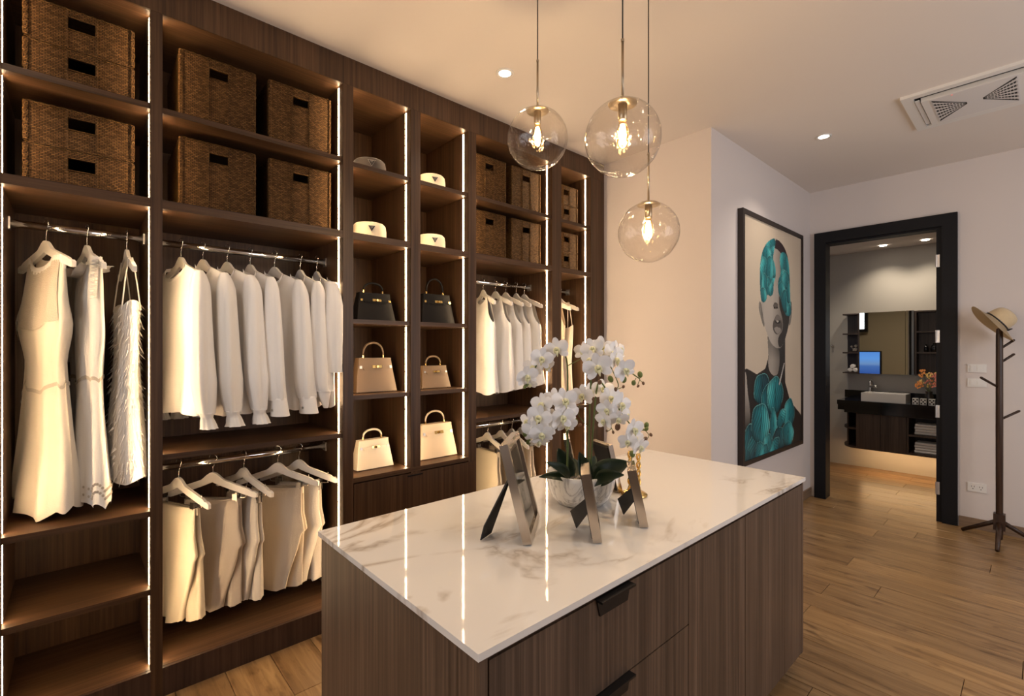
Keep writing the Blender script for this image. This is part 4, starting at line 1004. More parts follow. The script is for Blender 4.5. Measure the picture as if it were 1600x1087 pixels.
for s, xe in ((-1, gx0 + .006), (1, gx1 - .006)):
    for i in range(n):
        f = (i - (n - 1) / 2) / ((n - 1) / 2); ya = ym + f * (gy1 - gy0) * .42 ; yc = ym + f * .012
        xi = xm + s * .035; hw0, hw1 = .0135, .0015
        q = [(xe, ya - hw0), (xe, ya + hw0), (xi, yc + hw1), (xi, yc - hw1)]
        vs = [bm.verts.new((a, b_, zc - .0006)) for a, b_ in q]; v2 = [bm.verts.new((a, b_, zc + .0005)) for a, b_ in q]; bm.faces.new(vs); bm.faces.new(v2[::-1])
        for k in range(4): bm.faces.new((vs[k], vs[(k + 1) % 4], v2[(k + 1) % 4], v2[k]))
obj('grille_slots', bm, black_m, g)
bm = newbm()
for s in (-1, 1):
    for k in range(10):
        x = xm + s * (.055 + k * .0135); hh = .02 + .15 * (k / 9)
        box(bm, x - .0012, x + .0012, ym - hh, ym + hh, zc - .0018, zc - .0002)
obj('cross_ribs', bm, grille_m, g)
B('indicator_light', mat('red_indicator', (.8, .2, .18), .4, emit=(1, .2, .15), es=.6), t, (xm - .09, xm - .083, gy0 + .012, gy0 + .019, zc - .002, zc + .001))

# ------------------------------------------------------------------ painting
XPT = -1.54
t = thing('framed_painting', (XPT, 4.35, 1.54), 'tall framed portrait of a woman covered by teal flower petals', 'painting')
ya, yb, za, zb2 = 3.675, 5.02, .565, 2.508
for q in ((ya, yb, za, za + .035), (ya, yb, zb2 - .035, zb2), (ya, ya + .035, za + .035, zb2 - .035), (yb - .035, yb, za + .035, zb2 - .035)):
    B('frame_border', mat('painting_frame', (.02, .012, .01), .5) if 'painting_frame' not in MATS else MATS['painting_frame'], t, (XPT + .001, XPT + .042, *q))
PY0, PY1, PZ0, PZ1 = ya + .035, yb - .035, za + .035, zb2 - .035
NY, NZ = 230, 350
gy = PY0 + (PY1 - PY0) * (np.arange(NY) + .5) / NY; gz = PZ0 + (PZ1 - PZ0) * (np.arange(NZ) + .5) / NZ
GY, GZ = np.meshgrid(gy, gz)
def smooth_noise(seed, s):
    r_ = np.random.RandomState(seed); g_ = r_.rand(64, 64); yy = (GY * s) % 63; zz = (GZ * s) % 63; i, j = yy.astype(int), zz.astype(int); f, h_ = yy - i, zz - j
    f = f * f * (3 - 2 * f); h_ = h_ * h_ * (3 - 2 * h_)
    return (g_[i, j] * (1 - f) * (1 - h_) + g_[i + 1, j] * f * (1 - h_) + g_[i, j + 1] * (1 - f) * h_ + g_[i + 1, j + 1] * f * h_)
img = np.zeros((NZ, NY, 3)); img[:] = (.62, .52, .40); img *= (1 + .06 * (smooth_noise(1, 3) - .5))[..., None]
def chaikin(p, n=2):
    for _ in range(n):
        q = []
        for i in range(len(p)):
            a, b_ = p[i], p[(i + 1) % len(p)]; q += [(a[0] * .75 + b_[0] * .25, a[1] * .75 + b_[1] * .25), (a[0] * .25 + b_[0] * .75, a[1] * .25 + b_[1] * .75)]
        p = q
    return p
def inside(p, sm=True):
    p = chaikin(p) if sm else p; m_ = np.zeros(GY.shape, bool); n = len(p)
    for i in range(n):
        (y1, z1), (y2, z2) = p[i], p[(i + 1) % n]
        if z1 == z2: continue
        c = ((GZ > min(z1, z2)) & (GZ <= max(z1, z2))); m_ ^= c & (GY < (y2 - y1) * (GZ - z1) / (z2 - z1) + y1)
    return m_
def paint(mask, colr): 
    c = np.array(colr) if not callable(colr) else None
    img[mask] = c if c is not None else colr()[mask]
def lum(v, tint=(1.12, 1, .86)): return np.clip(v, 0, 1)[..., None] * np.array(tint)
SKIN = lambda: lum(.42 - .38 * np.clip((GY - 4.28) / .36, 0, 1) - .10 * np.clip((4.12 - GY) / .1, 0, 1) + .02 * smooth_noise(3, 9))
head = [(4.35,2.39),(4.17,2.33),(4.06,2.23),(4.02,2.11),(4.02,1.97),(4.04,1.84),(4.11,1.65),(4.17,1.57),(4.25,1.5),(4.35,1.46),(4.46,1.45),(4.55,1.5),(4.63,1.6),(4.68,1.69),(4.71,1.88),(4.7,2.03),(4.68,2.19),(4.63,2.29),(4.52,2.36)]
body = [(4.18,1.55),(4.2,1.42),(4.19,1.37),(4.13,1.29),(3.96,1.25),(3.85,1.28),(3.77,1.3),(3.68,1.29),(3.68,.55),(5.06,.55),(5.06,.79),(4.93,.87),(4.79,.94),(4.68,1.02),(4.58,1.16),(4.58,1.28),(4.58,1.55)]
paint(inside(body, False), (.018, .014, .013))
paint(inside([(4.17,1.58),(4.2,1.39),(4.19,1.34),(4.21,1.27),(4.31,1.22),(4.41,1.23),(4.45,1.33),(4.45,1.42),(4.4,1.5),(4.45,1.55)]), lambda: lum(.34 - .22 * np.clip((GY - 4.28) / .2, 0, 1) - .16 * np.clip((GZ - 1.36) / .12, 0, 1)))
paint(inside([(3.68,1.29),(3.76,1.28),(3.78,1.13),(3.83,.99),(3.83,.89),(3.8,.8),(3.68,.8)]), lambda: lum(.38 - .35 * np.clip((1.15 - GZ) / .3, 0, 1)))
for e in ([(4.03,1.84),(3.99,1.81),(4.01,1.74),(4.09,1.63),(4.12,1.63),(4.1,1.74)], [(4.7,1.88),(4.75,1.87),(4.75,1.77),(4.71,1.66),(4.65,1.66)]): paint(inside(e), lambda: lum(.12 + .16 * smooth_noise(5, 30)))
paint(inside(head), SKIN)
paint(inside([(4.44,1.93),(4.43,1.82),(4.5,1.74),(4.53,1.66),(4.51,1.6),(4.44,1.57),(4.40,1.52),(4.44,1.45),(4.55,1.5),(4.63,1.6),(4.68,1.69),(4.71,1.88),(4.63,1.93)]), (.028, .022, .02))
paint(inside([(4.3,1.82),(4.35,1.85),(4.42,1.83),(4.39,1.785),(4.31,1.79)]), (.10, .085, .075))
for c_ in ((4.33, 1.795), (4.39, 1.80)): paint(((GY - c_[0]) / .018) ** 2 + ((GZ - c_[1]) / .009) ** 2 < 1, (.012, .01, .01))
paint(inside([(4.36,1.84),(4.39,1.84),(4.42,1.98),(4.39,2.0),(4.36,1.95)]), (.40, .37, .33))
paint(inside([(4.38,1.745),(4.31,1.69),(4.29,1.65),(4.30,1.60),(4.38,1.565),(4.49,1.6),(4.52,1.67),(4.44,1.74)]), (.085, .07, .062))
paint(inside([(4.38,1.745),(4.32,1.69),(4.37,1.69),(4.44,1.70),(4.50,1.69),(4.43,1.74)]), (.19, .165, .145))
paint(inside([(4.31,1.625),(4.38,1.64),(4.49,1.625),(4.46,1.59),(4.38,1.575)]), (.30, .27, .24))
paint(inside([(4.35,1.692),(4.45,1.694),(4.47,1.672),(4.40,1.664),(4.34,1.672)]), (.008, .007, .007))
paint(inside([(4.365,1.692),(4.43,1.692),(4.42,1.677),(4.38,1.677)]), (.5, .46, .4))
paint(inside([(4.35,2.39),(4.52,2.36),(4.62,2.29),(4.60,2.24),(4.52,2.26),(4.46,2.28),(4.38,2.3),(4.33,2.29)]), (.03, .016, .02))
RN = np.random.RandomState(11)
def petal(cy, cz, a, b_, tilt, dark=0):
    q = R(tilt); dy, dz = GY - cy, GZ - cz; u = (dy * math.cos(q) + dz * math.sin(q)) / a; v_ = (-dy * math.sin(q) + dz * math.cos(q)) / b_
    r_ = np.sqrt(u * u + v_ * v_) * (1 + .04 * np.sin(5 * np.arctan2(v_, u) + cy * 40)); mk = r_ < 1
    sh = .5 + .5 * u * np.sign(math.sin(cy * 91)) * .8 + .25 * np.abs(u) ** 1.5
    st = .5 + .5 * np.sin(26 * np.abs(u) + 9 * v_ + 1.5 * np.sin(4 * v_))
    k = np.clip(.18 + .5 * sh * (.55 + .45 * st), 0, 1) * (1 - .35 * dark)
    k = np.clip(k * 1.9 - .38, 0, 1) * (.55 + .55 * np.clip(.5 + .5 * v_, 0, 1)); c = np.stack([.003 + .20 * k ** 3, .02 + .50 * k ** 1.5, .028 + .47 * k ** 1.4], -1)
    c *= np.clip(1.25 - .95 * r_ ** 3, .1, 1)[..., None]; c *= 2.1; c[(r_ > .96) & mk & (v_ > -.5)] = (.12, .36, .36)
    c[(np.abs(u) < .05) & (v_ < .7)] *= .5
    img[mk] = c[mk]
# petals over the head, clipped to their two clusters
keep = img.copy()
for m_, lst in (([(4.35,2.39),(4.17,2.33),(4.06,2.23),(4.02,2.11),(4.02,1.97),(4.04,1.84),(4.1,1.82),(4.16,1.85),(4.17,1.9),(4.25,1.88),(4.31,1.92),(4.31,2.0),(4.37,2.07),(4.34,2.17),(4.29,2.2),(4.33,2.29),(4.37,2.37)],
        ((4.1,2.0,.3,.5,0),(4.249,2.324,.12,.07,0),(4.29,2.25,.08,.05,40),(4.161,2.234,.10,.06,0),(4.30,2.13,.075,.09,0),(4.111,2.094,.10,.10,-15),(4.224,2.106,.08,.12,-10),(4.20,1.961,.09,.083,15),(4.12,1.97,.06,.10,10),(4.087,1.88,.08,.066,0),(4.27,1.94,.06,.07,-20))),
       ([(4.46,2.27),(4.55,2.3),(4.63,2.27),(4.68,2.19),(4.7,2.03),(4.71,1.88),(4.74,1.75),(4.63,1.73),(4.52,1.79),(4.48,1.87),(4.41,1.94),(4.41,2.04),(4.48,2.09),(4.45,2.21)],
        ((4.58,2.0,.3,.5,0),(4.546,2.204,.12,.10,0),(4.63,2.15,.07,.14,10),(4.50,2.065,.10,.06,40),(4.60,2.054,.10,.08,0),(4.49,1.953,.09,.08,0),(4.589,1.869,.12,.10,0),(4.676,1.79,.06,.06,0),(4.66,1.95,.05,.10,0)))):
    for q in lst: petal(*q)
    mk = inside(m_); img[~mk] = keep[~mk]; keep = img.copy()
for q in ((4.07,1.125,.17,.13,0,1),(4.19,1.02,.14,.14,10,1),(3.84,.72,.16,.15,0,1),(3.93,.66,.14,.12,-30,1),(4.68,.871,.13,.14,0),(4.347,1.062,.182,.155,0),(4.036,.85,.188,.165,-15),(4.31,.79,.08,.17,5),(4.489,.85,.12,.07,30),(4.437,.683,.16,.10,0,1),(4.652,.70,.143,.11,-10),(4.188,.655,.10,.10,-10),(4.335,.62,.12,.07,30),(4.013,.625,.09,.09,-40),(4.12,.61,.08,.07,20)): petal(*q)
lm = inside([(4.55,1.33),(4.57,1.33),(4.45,1.14),(4.43,1.15)], False); img[lm] = (.55, .52, .48)
me = bpy.data.meshes.new('canvas')
vy = PY0 + (PY1 - PY0) * np.arange(NY + 1) / NY; vz = PZ0 + (PZ1 - PZ0) * np.arange(NZ + 1) / NZ
VY, VZ = np.meshgrid(vy, vz); vco = np.stack([np.full(VY.shape, XPT + .031), VY, VZ], -1).reshape(-1, 3) - np.array([XPT, 4.35, 1.54])
ii = (np.arange(NZ)[:, None] * (NY + 1) + np.arange(NY)[None, :]).ravel(); fa = np.stack([ii, ii + 1, ii + NY + 2, ii + NY + 1], -1)
me.vertices.add(len(vco)); me.vertices.foreach_set('co', vco.ravel()); me.loops.add(fa.size); me.loops.foreach_set('vertex_index', fa.ravel().astype(np.int32))
me.polygons.add(len(fa)); me.polygons.foreach_set('loop_start', (np.arange(len(fa)) * 4).astype(np.int32)); me.update()
ca = me.color_attributes.new('paint', 'FLOAT_COLOR', 'CORNER'); cc = np.ones((len(fa), 4, 4), np.float32); cc[:, :, :3] = img.reshape(-1, 1, 3); ca.data.foreach_set('color', cc.ravel())
cm = mat('oil_painting', (.5, .5, .5), .5); n, l, b = nodes(cm); va = n.new('ShaderNodeVertexColor'); va.layer_name = 'paint'; l.new(va.outputs[0], b.inputs['Base Color'])
v = coords(cm, (500, 500, 500)); q = noise(cm, v); bump(cm, q.outputs[0], .1, .001)
me.materials.append(cm); o = bpy.data.objects.new('canvas', me); col.objects.link(o); o.parent = t
B('canvas_edge', white_m, t, (XPT + .004, XPT + .030, PY0, PY1, PZ0, PZ1))

# ------------------------------------------------------------------ door opening
S('door_1', blackdoor_m, (-1.497, -1.40, YD - .03, YD, 0, 2.575), (-.563, -.467, YD - .03, YD, 0, 2.575), (-1.40, -.563, YD - .03, YD, 2.475, 2.575),
  (-1.43, -1.405, YD, 5.49, 0, 2.51), (-.60, -.53, YD - .005, 5.49, 0, 2.51), (-1.405, -.60, YD, 5.49, 2.46, 2.51))
dr = bpy.data.objects['door_1']
for z in (2.19, 1.555, .925, .28):
    bm = newbm(); box(bm, -.603, -.578, YD - .012, YD - .004, z - .052, z + .052); tubebm(bm, [(-.6, YD - .012, z - .052), (-.6, YD - .012, z + .052)], .006, 10); obj('hinge', bm, steel_m, dr)

# ------------------------------------------------------------------ switches, outlet
def plate(z0, z1, label, kind):
    t = thing(kind, (-.353, YD, (z0 + z1) / 2), label, 'switch' if kind == 'light_switch' else 'socket')
    x0, x1 = (-.408, -.298)
    B('face_plate', white_m, t, (x0, x1, YD - .009, YD, z0, z1), bevel=.003)
    if kind == 'light_switch':
        for a in (-.392, -.350): B('rocker', white_m, t, (a, a + .036, YD - .013, YD - .008, z0 + .012, z1 - .012), bevel=.001)
    else:
        for a in (-.377, -.330):
            for dx, w_, dz, hh in ((-.008, .003, .006, .012), (.008, .003, .006, .012), (0, .006, -.012, .006)):
                B('socket_hole', black_m, t, (a + dx - w_ / 2, a + dx + w_ / 2, YD - .0095, YD - .0088, (z0 + z1) / 2 + dz - hh / 2, (z0 + z1) / 2 + dz + hh / 2))
plate(1.262, 1.328, 'white light switch plate beside the coat stand, upper one', 'light_switch')
plate(1.145, 1.211, 'white light switch plate beside the coat stand, lower one', 'light_switch')
plate(.30, .37, 'white double wall socket low on the wall by the door', 'wall_socket')

# ------------------------------------------------------------------ coat stand and hat
sx, sy = -.216, 5.10
t = thing('coat_stand', (sx, sy, 0), 'dark wooden coat stand with angled pegs by the door', 'coat stand')
bm = newbm(); lathe(bm, [(0, .03), (.017, .03), (.02, .05), (.021, .8), (.020, 1.55), (.017, 1.60), (.0, 1.61)], (sx, sy, 0), 20); obj('pole', bm, wood_stand, t, smooth=True)
bm = newbm(); box(bm, sx - .032, sx + .032, sy - .032, sy + .032, .10, .22); obj('leg_block', bm, wood_stand, t, bevel=.006)
for ang in (-90, 150, 30):
    d_ = Vector((math.cos(R(ang)), math.sin(R(ang)), 0)); p = Vector((sx, sy, .15)) + d_ * .03
    bm = newbm(); tubebm(bm, [p, p + d_ * .10 + Vector((0, 0, -.065)), Vector((sx, sy, .012)) + d_ * .245], [.016, .0155, .013], 12); lg = obj('leg', bm, wood_stand, t, smooth=True)
rx = Vector((.6694, .7429, 0))
for z, s, ln, dz in ((1.455, 1, .10, .06), (1.35, 1, .10, .06), (1.165, -1, .13, .07), (.925, 1, .14, .06)):
    d_ = rx * (1 if s > 0 else -1) if abs(s) == 1 else Vector((-.7429, .6694, 0)) * (1 if s > 0 else -1)
    p = Vector((sx, sy, z)) + d_ * .012
    bm = newbm(); tubebm(bm, [p, p + d_ * ln * .95 + Vector((0, 0, dz)), p + d_ * ln + Vector((0, 0, dz * 1.05))], [.008, .009, .006], 10); obj('peg', bm, wood_stand, t, smooth=True)
# straw hat tilted on top of the stand
hc = P3(1556, 503, 3.63)
t = thing('straw_hat', hc, 'wide-brimmed straw hat with a black cord hanging on the coat stand', 'hat')
ax = (rx * .60 + Vector((0, 0, .62)) + Vector((.7429, -.6694, 0)) * .45).normalized()
xv = ax.cross(Vector((0, 0, 1))).normalized(); yv = ax.cross(xv).normalized(); M = Matrix((xv, yv, ax)).transposed()
bm = newbm(); lathe(bm, [(.085, 0), (.084, .02), (.082, .05), (.075, .08), (.06, .098), (.035, .108), (0, .110)], (0, 0, 0), 40, M); obj('crown', bm, straw_m, t, world=False, smooth=True)
bm = newbm(); n = 60; rg = []
for r_ in (.084, .10, .125, .15, .175, .178):
    rg.append([bm.verts.new(M @ Vector((r_ * math.cos(2 * PI * i / n), r_ * math.sin(2 * PI * i / n), -.32 * (r_ - .084) - .010 * ((r_ - .084) / .09) * math.sin(2 * 2 * PI * i / n + 1.0)))) for i in range(n)])
for a, b_ in zip(rg, rg[1:]):
    for i in range(n): bm.faces.new((a[i], a[(i + 1) % n], b_[(i + 1) % n], b_[i]))
bmesh.ops.solidify(bm, geom=bm.faces[:], thickness=.002); obj('brim', bm, straw_m, t, world=False, smooth=True)
bm = newbm(); lathe(bm, [(.0855, .004), (.0875, .005), (.0875, .013), (.0850, .014)], (0, 0, 0), 40, M)
bq = obj('hat_band', bm, ribbon_m, t, world=False, smooth=True)
a_ = R(15); bp_ = Matrix.Rotation(0, 3, 'Z')
bm = newbm(); vd = M.inverted() @ (rx * .75 + Vector((.7429, -.6694, 0)) * .6 ); an = math.atan2(vd.y, vd.x)
p = Vector((.088 * math.cos(an), .088 * math.sin(an), .012)); bmesh.ops.create_icosphere(bm, subdivisions=2, radius=.009, matrix=Matrix.Translation(M @ p)); tubebm(bm, [M @ p, M @ (p * 1.1 + Vector((0, 0, .02)))], [.007, .004], 8); obj('bow', bm, ribbon_m, bq, world=False, smooth=True)

# ------------------------------------------------------------------ bathroom beyond the door
BYW = 7.15; bz = 2.645
S('ceiling_bathroom', ceil_m, (-3.7, .9, 5.48, 7.35, bz, bz + .1))
S('wall_bathroom_back', bathwall_m, (-3.6, .9, BYW, BYW + .1, 0, bz))
S('wall_bathroom_left', bathwall_m, (-3.7, -3.6, 5.5, 7.25, 0, bz))
S('wall_bathroom_right', bathwall_m, (.8, .9, 5.48, 7.15, 0, bz))
S('wall_bathroom_front', bathside_m, (-3.6, -1.44, 5.5, 5.52, 0, bz), (-.5, .8, 5.485, 5.50, 0, bz))
# TV and small window on the front wall, seen in the mirror
t = thing('television', (-1.95, 5.53, 1.24), 'small flat television showing a blue sky picture, reflected in the bathroom mirror', 'television')
B('tv_case', blackmetal_m, t, (-2.18, -1.735, 5.521, 5.55, 1.075, 1.42), bevel=.004)
tvm = mat('tv_screen', (.02, .05, .15), .2, emit=(.1, .3, .9), es=1.0); n, l, b = nodes(tvm); tc = n.new('ShaderNodeTexCoord'); sp = n.new('ShaderNodeSeparateXYZ'); l.new(tc.outputs['Generated'], sp.inputs[0])
r = ramp(n, [(0, (.03, .09, .38)), (.35, (.06, .16, .5)), (.45, (.16, .3, .62)), (.7, (.12, .35, .9)), (1, (.10, .30, .85))]); l.new(sp.outputs[2], r.inputs[0]); l.new(r.outputs[0], b.inputs['Emission Color'])
B('screen', tvm, t, (-2.165, -1.75, 5.55, 5.552, 1.09, 1.405))
wn = S('window_2', blackmetal_m, (-2.250, -1.900, 5.521, 5.56, 1.70, 1.74), (-1.935, -1.900, 5.521, 5.56, 1.74, 2.3), (-2.250, -1.935, 5.521, 5.56, 2.26, 2.3), (-2.250, -2.215, 5.521, 5.56, 1.74, 2.26))
B('window_pane', mat('bright_pane', (.8, .9, 1), .3, emit=(.85, .92, 1), es=2.2), wn, (-2.215, -1.935, 5.522, 5.53, 1.74, 2.26))
# vanity
FY = 6.66; VX0, VX1 = -1.448, -.55
t = thing('vanity_unit', (-1.1, 6.9, .3), 'floating dark walnut bathroom vanity with a black stone top', 'vanity')
B('countertop', stoneblk_m, t, (-1.63, VX1, FY - .01, BYW, .80, .85), bevel=.002)
B('apron', stoneblk_m, t, (-1.56, VX1, FY, FY + .02, .71, .80))
B('side_box', stoneblk_m, t, (-1.63, -1.45, FY + .02, BYW, .735, .80))
B('backsplash', stoneblk_m, t, (-1.664, VX1, BYW - .02, BYW, .85, .94))
B('cabinet_carcass', wood_bath, t, (VX0, VX1, FY + .03, BYW - .001, .30, .32), (VX0, VX0 + .02, FY + .03, BYW - .001, .32, .709), (-.994, -.976, FY + .03, BYW - .001, .32, .709), (VX0, VX1, BYW - .03, BYW - .001, .32, .709), (VX0, VX1, FY + .03, BYW - .03, .70, .709))
for a, b_ in ((VX0, -1.222), (-1.220, -.994)): B('door', wood_bath, t, (a + .001, b_ - .001, FY + .01, FY + .029, .30, .705), bevel=.001)
B('shelf', wood_bath, t, (-.976, VX1, FY + .03, BYW - .03, .50, .52))
B('bottom_edge', wood_bath, t, (-.994, VX1, FY + .01, FY + .029, .30, .32))
B('upright', wood_bath, t, (-1.545, -1.53, FY + .06, BYW, .32, .735))
for z in (.32, .535):
    bm = newbm(); out = [(VX0, FY + .012)] + [(VX0 - .17 * math.sin(a * PI / 2 / 10), FY + .012 + .30 * (1 - math.cos(a * PI / 2 / 10))) for a in range(1, 11)] + [(VX0 - .17, BYW - .001), (VX0, BYW - .001)]
    a = [bm.verts.new((x, y, z)) for x, y in out]; b_ = [bm.verts.new((x, y, z - .02)) for x, y in out]; bm.faces.new(a); bm.faces.new(b_[::-1])
    for i in range(len(a)): bm.faces.new((a[i], a[(i + 1) % len(a)], b_[(i + 1) % len(a)], b_[i]))
    obj('curved_shelf', bm, wood_bath, t)
B('light_strip', mat('under_vanity_strip', (1, .7, .4), .5, emit=(1, .62, .3), es=55), t, (-1.44, -.56, 6.9, 6.915, .292, .299))
# basin, tap
t = thing('wash_basin', (-1.2, 6.87, .85), 'white rectangular countertop basin in the bathroom', 'basin')
bm = newbm(); box(bm, -1.406, -1.003, 6.70, 6.718, .851, .945); box(bm, -1.406, -1.003, 6.972, 6.99, .851, .945); box(bm, -1.406, -1.388, 6.718, 6.972, .851, .945); box(bm, -1.021, -1.003, 6.718, 6.972, .851, .945); box(bm, -1.388, -1.021, 6.718, 6.972, .851, .865)
bmesh.ops.remove_doubles(bm, verts=bm.verts, dist=.0001); obj('bowl', bm, ceram_m, t)
bm = newbm(); lathe(bm, [(0, .001), (.018, .001), (.02, .004), (0, .005)], (-1.2, 6.85, .865), 16); obj('drain', bm, chrome_m, t, smooth=True)
t = thing('basin_tap', (-1.385, 7.05, .85), 'tall bronze basin mixer tap behind the white basin', 'tap')
bm = newbm(); lathe(bm, [(.0, 0), (.028, 0), (.028, .01), (.022, .014), (.022, .2), (.018, .215), (0, .216)], (-1.385, 7.05, .85), 20); obj('tap_body', bm, steel_m, t, smooth=True)
bm = newbm(); tubebm(bm, [(-1.385, 7.04, 1.0), (-1.34, 6.97, 1.012), (-1.30, 6.90, 1.008)], [.014, .012, .011], 10); obj('spout', bm, steel_m, t, smooth=True)
bm = newbm(); tubebm(bm, [(-1.385, 7.05, 1.065), (-1.36, 7.0, 1.085)], [.008, .006], 8); obj('lever', bm, steel_m, t, smooth=True)
# mirror and open shelves
t = thing('bathroom_mirror', (-1.24, 7.0, 1.52), 'large rectangular mirror over the vanity, reflecting the television', 'mirror')
B('mirror_cabinet', wood_bath, t, (-1.482, -.968, 7.004, BYW, 1.158, 1.882))
for xa, xb in ((0, .438), (.442, .515)):
    bm = newbm(); box(bm, xa, xb, 0, .005, 1.156, 1.884)
    for v in bm.verts: v.co = Matrix.Rotation(R(-3.8), 3, 'Z') @ v.co + Vector((-1.484, 6.998, 0))
    obj('mirror_pane', bm, mirror_m, t)
t = thing('open_shelf_unit', (-1.57, 7.07, 1.5), 'narrow open shelf unit left of the bathroom mirror', 'shelf')
B('back_board', wood_bath, t, (-1.635, -1.487, BYW - .015, BYW - .0005, 1.15, 1.88)); B('side_board', wood_bath, t, (-1.499, -1.486, 6.99, BYW - .016, 1.15, 1.88))
for z in (1.88, 1.64, 1.412, 1.168): B('shelf', wood_bath, t, (-1.65, -1.50, 6.97, BYW - .016, z - .016, z))
t = thing('open_shelf_unit', (-.74, 7.07, 1.5), 'wider open shelf unit right of the bathroom mirror', 'shelf')
B('back_board', wood_bath, t, (-.95, -.5, BYW - .015, BYW - .0005, 1.15, 1.88)); B('side_board', wood_bath, t, (-.966, -.951, 6.99, BYW - .016, 1.15, 1.88), (-.5, -.485, 6.99, BYW - .016, 1.15, 1.88))
for z in (1.88, 1.65, 1.415, 1.168): B('shelf', wood_bath, t, (-.95, -.5, 6.985, BYW - .016, z - .016, z))
# shelf items
clear_m = mat('cut_glass', (.6, .58, .55), .08, .6)
t = thing('glass_figurine', (-1.535, 7.03, 1.412), 'small cut-glass figurine on the shelf left of the mirror', 'figurine')
bm = newbm(); bmesh.ops.create_icosphere(bm, subdivisions=1, radius=.028, matrix=Matrix.Translation((-1.535, 7.03, 1.44))); bmesh.ops.create_icosphere(bm, subdivisions=1, radius=.02, matrix=Matrix.Translation((-1.528, 7.03, 1.485))); bmesh.ops.create_icosphere(bm, subdivisions=1, radius=.014, matrix=Matrix.Translation((-1.57, 7.03, 1.48))); obj('body', bm, clear_m, t)
bm = newbm(); tubebm(bm, [(-1.56, 7.03, 1.455), (-1.57, 7.03, 1.475)], .006, 6); obj('neck', bm, clear_m, t)
for i, (x, z) in enumerate(((-1.578, 1.168), (-1.526, 1.168), (-1.552, 1.213))):
    bm = newbm(); sp_ = []
    for k in range(40): a = k * .42; sp_.append((x + (.006 + .0011 * k * .42) * math.cos(a), z + .026 + (.006 + .0011 * k * .42) * math.sin(a)))
    lathe(bm, [(0, -.062), (.018, -.062), (.025, -.055), (.0258, 0), (.025, .055), (.018, .062), (0, .06)], (x, 7.045, z + .0262), 20, Matrix.Rotation(R(90), 3, 'X'))
    o = obj('rolled_towel', bm, towel_m, None, smooth=True); tag(o, 'white rolled towel, ' + ['left of the bottom pair by the mirror', 'right of the bottom pair by the mirror', 'on top of the small pile by the mirror'][i], 'towel', 'rolled towels on the open shelf')
    bm = newbm(); tubebm(bm, [(a_, 6.981, b_) for a_, b_ in sp_], .0012, 4); obj('rolled_edge', bm, towel_m, o)
for zb_, nm in ((.522, 'upper'), (.322, 'lower')):
    for k in range(4):
        bm = newbm(); z = zb_ + k * .029; n = 8; ring = []
        prof = [(.0, .0), (.17, .0)] + [(.17 + .0135 * math.sin(a * PI / n), .0135 - .0135 * math.cos(a * PI / n)) for a in range(1, n)] + [(.17, .027), (0, .027)]
        x0 = -.932 + .004 * (k % 2)
        a = [bm.verts.new((x0, FY + .25 - p, z + q + .0005)) for p, q in prof]; b_ = [bm.verts.new((x0 + .20, FY + .25 - p, z + q + .0005)) for p, q in prof]
        bm.faces.new(a); bm.faces.new(b_[::-1])
        for i in range(len(a)): bm.faces.new((a[i], a[(i + 1) % len(a)], b_[(i + 1) % len(a)], b_[i]))
        tag(obj('folded_towel', bm, towel_m), 'white folded towel in the ' + nm + ' stack under the vanity, ' + ['at the bottom', 'second from the bottom', 'second from the top', 'on top'][k], 'towel', 'folded towels under the vanity')
# black camera-like ornament and bottles on the right shelf
for x, h_, r_, nm in ((-.872, .085, .02, 'small black jar left of the black ornament'), (-.80, .10, .035, 'round black ornament on the right bathroom shelf'), (-.74, .085, .03, 'squat black jar right of the black ornament')):
    bm = newbm(); lathe(bm, [(0, 0), (r_, 0), (r_ * 1.05, h_ * .4), (r_ * .8, h_ * .75), (r_ * .4, h_ * .85), (r_ * .42, h_), (0, h_)], (x, 7.03, 1.415), 16)
    tag(obj('black_jar', bm, stoneblk_m, smooth=True), nm, 'jar', 'black jars on the bathroom shelf')
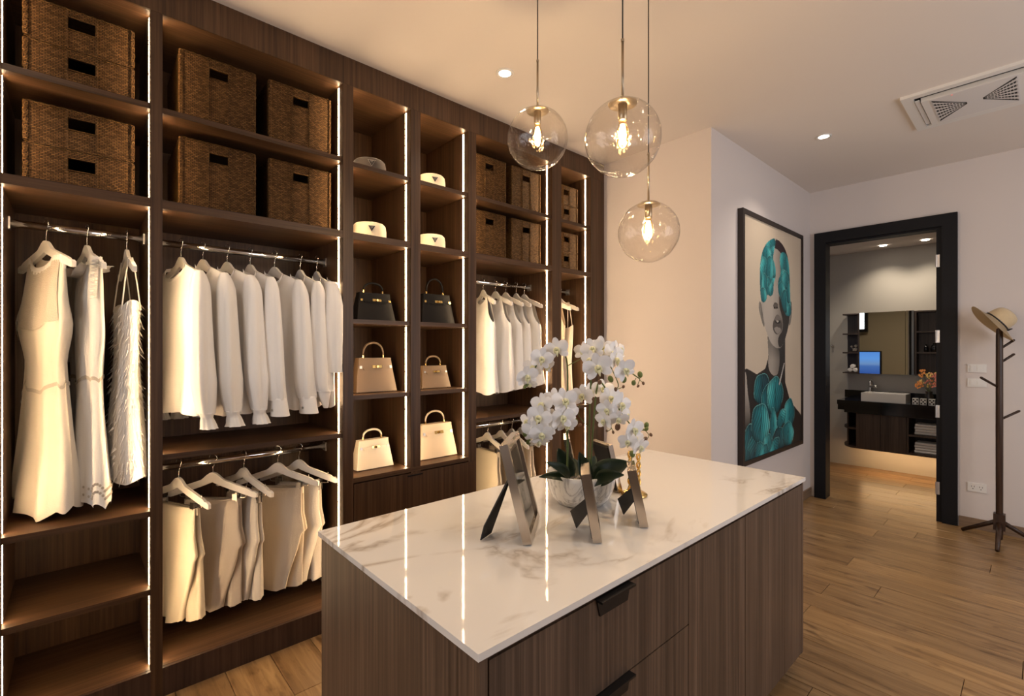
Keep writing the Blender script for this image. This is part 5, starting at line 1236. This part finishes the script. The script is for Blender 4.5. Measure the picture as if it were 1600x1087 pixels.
# vase with orange flowers
t = thing('flower_vase', (-.83, 6.88, .85), 'dark vase of orange and pink flowers on the vanity', 'vase')
bm = newbm(); lathe(bm, [(0, 0), (.035, 0), (.045, .03), (.035, .09), (.028, .12), (.034, .135), (.03, .132), (0, .1)], (-.83, 6.88, .85), 20); obj('vase_body', bm, mat('dark_glass_vase', (.03, .025, .02), .1), t, smooth=True)
om = [mat('orange_petal', (.75, .28, .06), .6), mat('pink_petal', (.7, .22, .16), .6), mat('yellow_petal', (.75, .5, .16), .6)]; gm = mat('sprig_green', (.12, .13, .05), .6)
rr = random.Random(9)
for i in range(16):
    a = rr.uniform(0, 6.28); sp_ = rr.uniform(.03, .16); tip = Vector((-.83 + sp_ * math.cos(a) - .02, 6.88 + .6 * sp_ * math.sin(a), 1.03 + rr.uniform(.02, .22) * (1 - sp_ * 2)))
    bm = newbm(); tubebm(bm, [(-.83, 6.88, .97), tuple((Vector((-.83, 6.88, 1.0)) + tip) / 2 + Vector((0, 0, .02))), tip], .0015, 5); s_ = obj('sprig', bm, gm, t)
    bm = newbm()
    for k in range(7):
        c = tip + Vector((rr.uniform(-.022, .022), rr.uniform(-.022, .022), rr.uniform(-.03, .02)))
        for q in range(5):
            u_ = Vector((math.cos(q * 1.257), math.sin(q * 1.257) * .5, math.sin(q * 1.257) * .9)) * .011; w_ = Vector((-u_.z, u_.y, u_.x)) * .5
            bm.faces.new([bm.verts.new(c), bm.verts.new(c + u_ * .6 + w_), bm.verts.new(c + u_ * 1.1), bm.verts.new(c + u_ * .6 - w_)])
    obj('blossom', bm, om[i % 3], s_)
for i, x in enumerate((-.925, -.86, -.79)):
    bm = newbm(); box(bm, x - .026, x + .026, 6.73, 6.78, .8505, .915); r_ = obj('patterned_box', bm, ceram_m, None, bevel=.003)
    tag(r_, ['white patterned trinket box nearest the basin', 'white patterned trinket box, middle of three by the basin', 'white patterned trinket box under the orange flowers'][i], 'box', 'patterned boxes on the vanity')
    bm = newbm()
    for q in range(3):
        for w_ in range(3):
            if (q + w_) % 2 == 0: box(bm, x - .021 + q * .015, x - .009 + q * .015, 6.7285, 6.7305, .856 + w_ * .018, .870 + w_ * .018)
    obj('pattern_tiles', bm, stoneblk_m, r_)
t = thing('towel_hook', (-1.80, BYW, 1.49), 'small chrome robe hook on the bathroom wall', 'hook')
bm = newbm(); lathe(bm, [(0, 0), (.02, 0), (.02, .006), (.007, .01), (.007, .045), (.013, .05), (0, .056)], (-1.80, BYW, 1.49), 16, Matrix.Rotation(R(90), 3, 'X')); obj('hook_stud', bm, chrome_m, t, smooth=True)
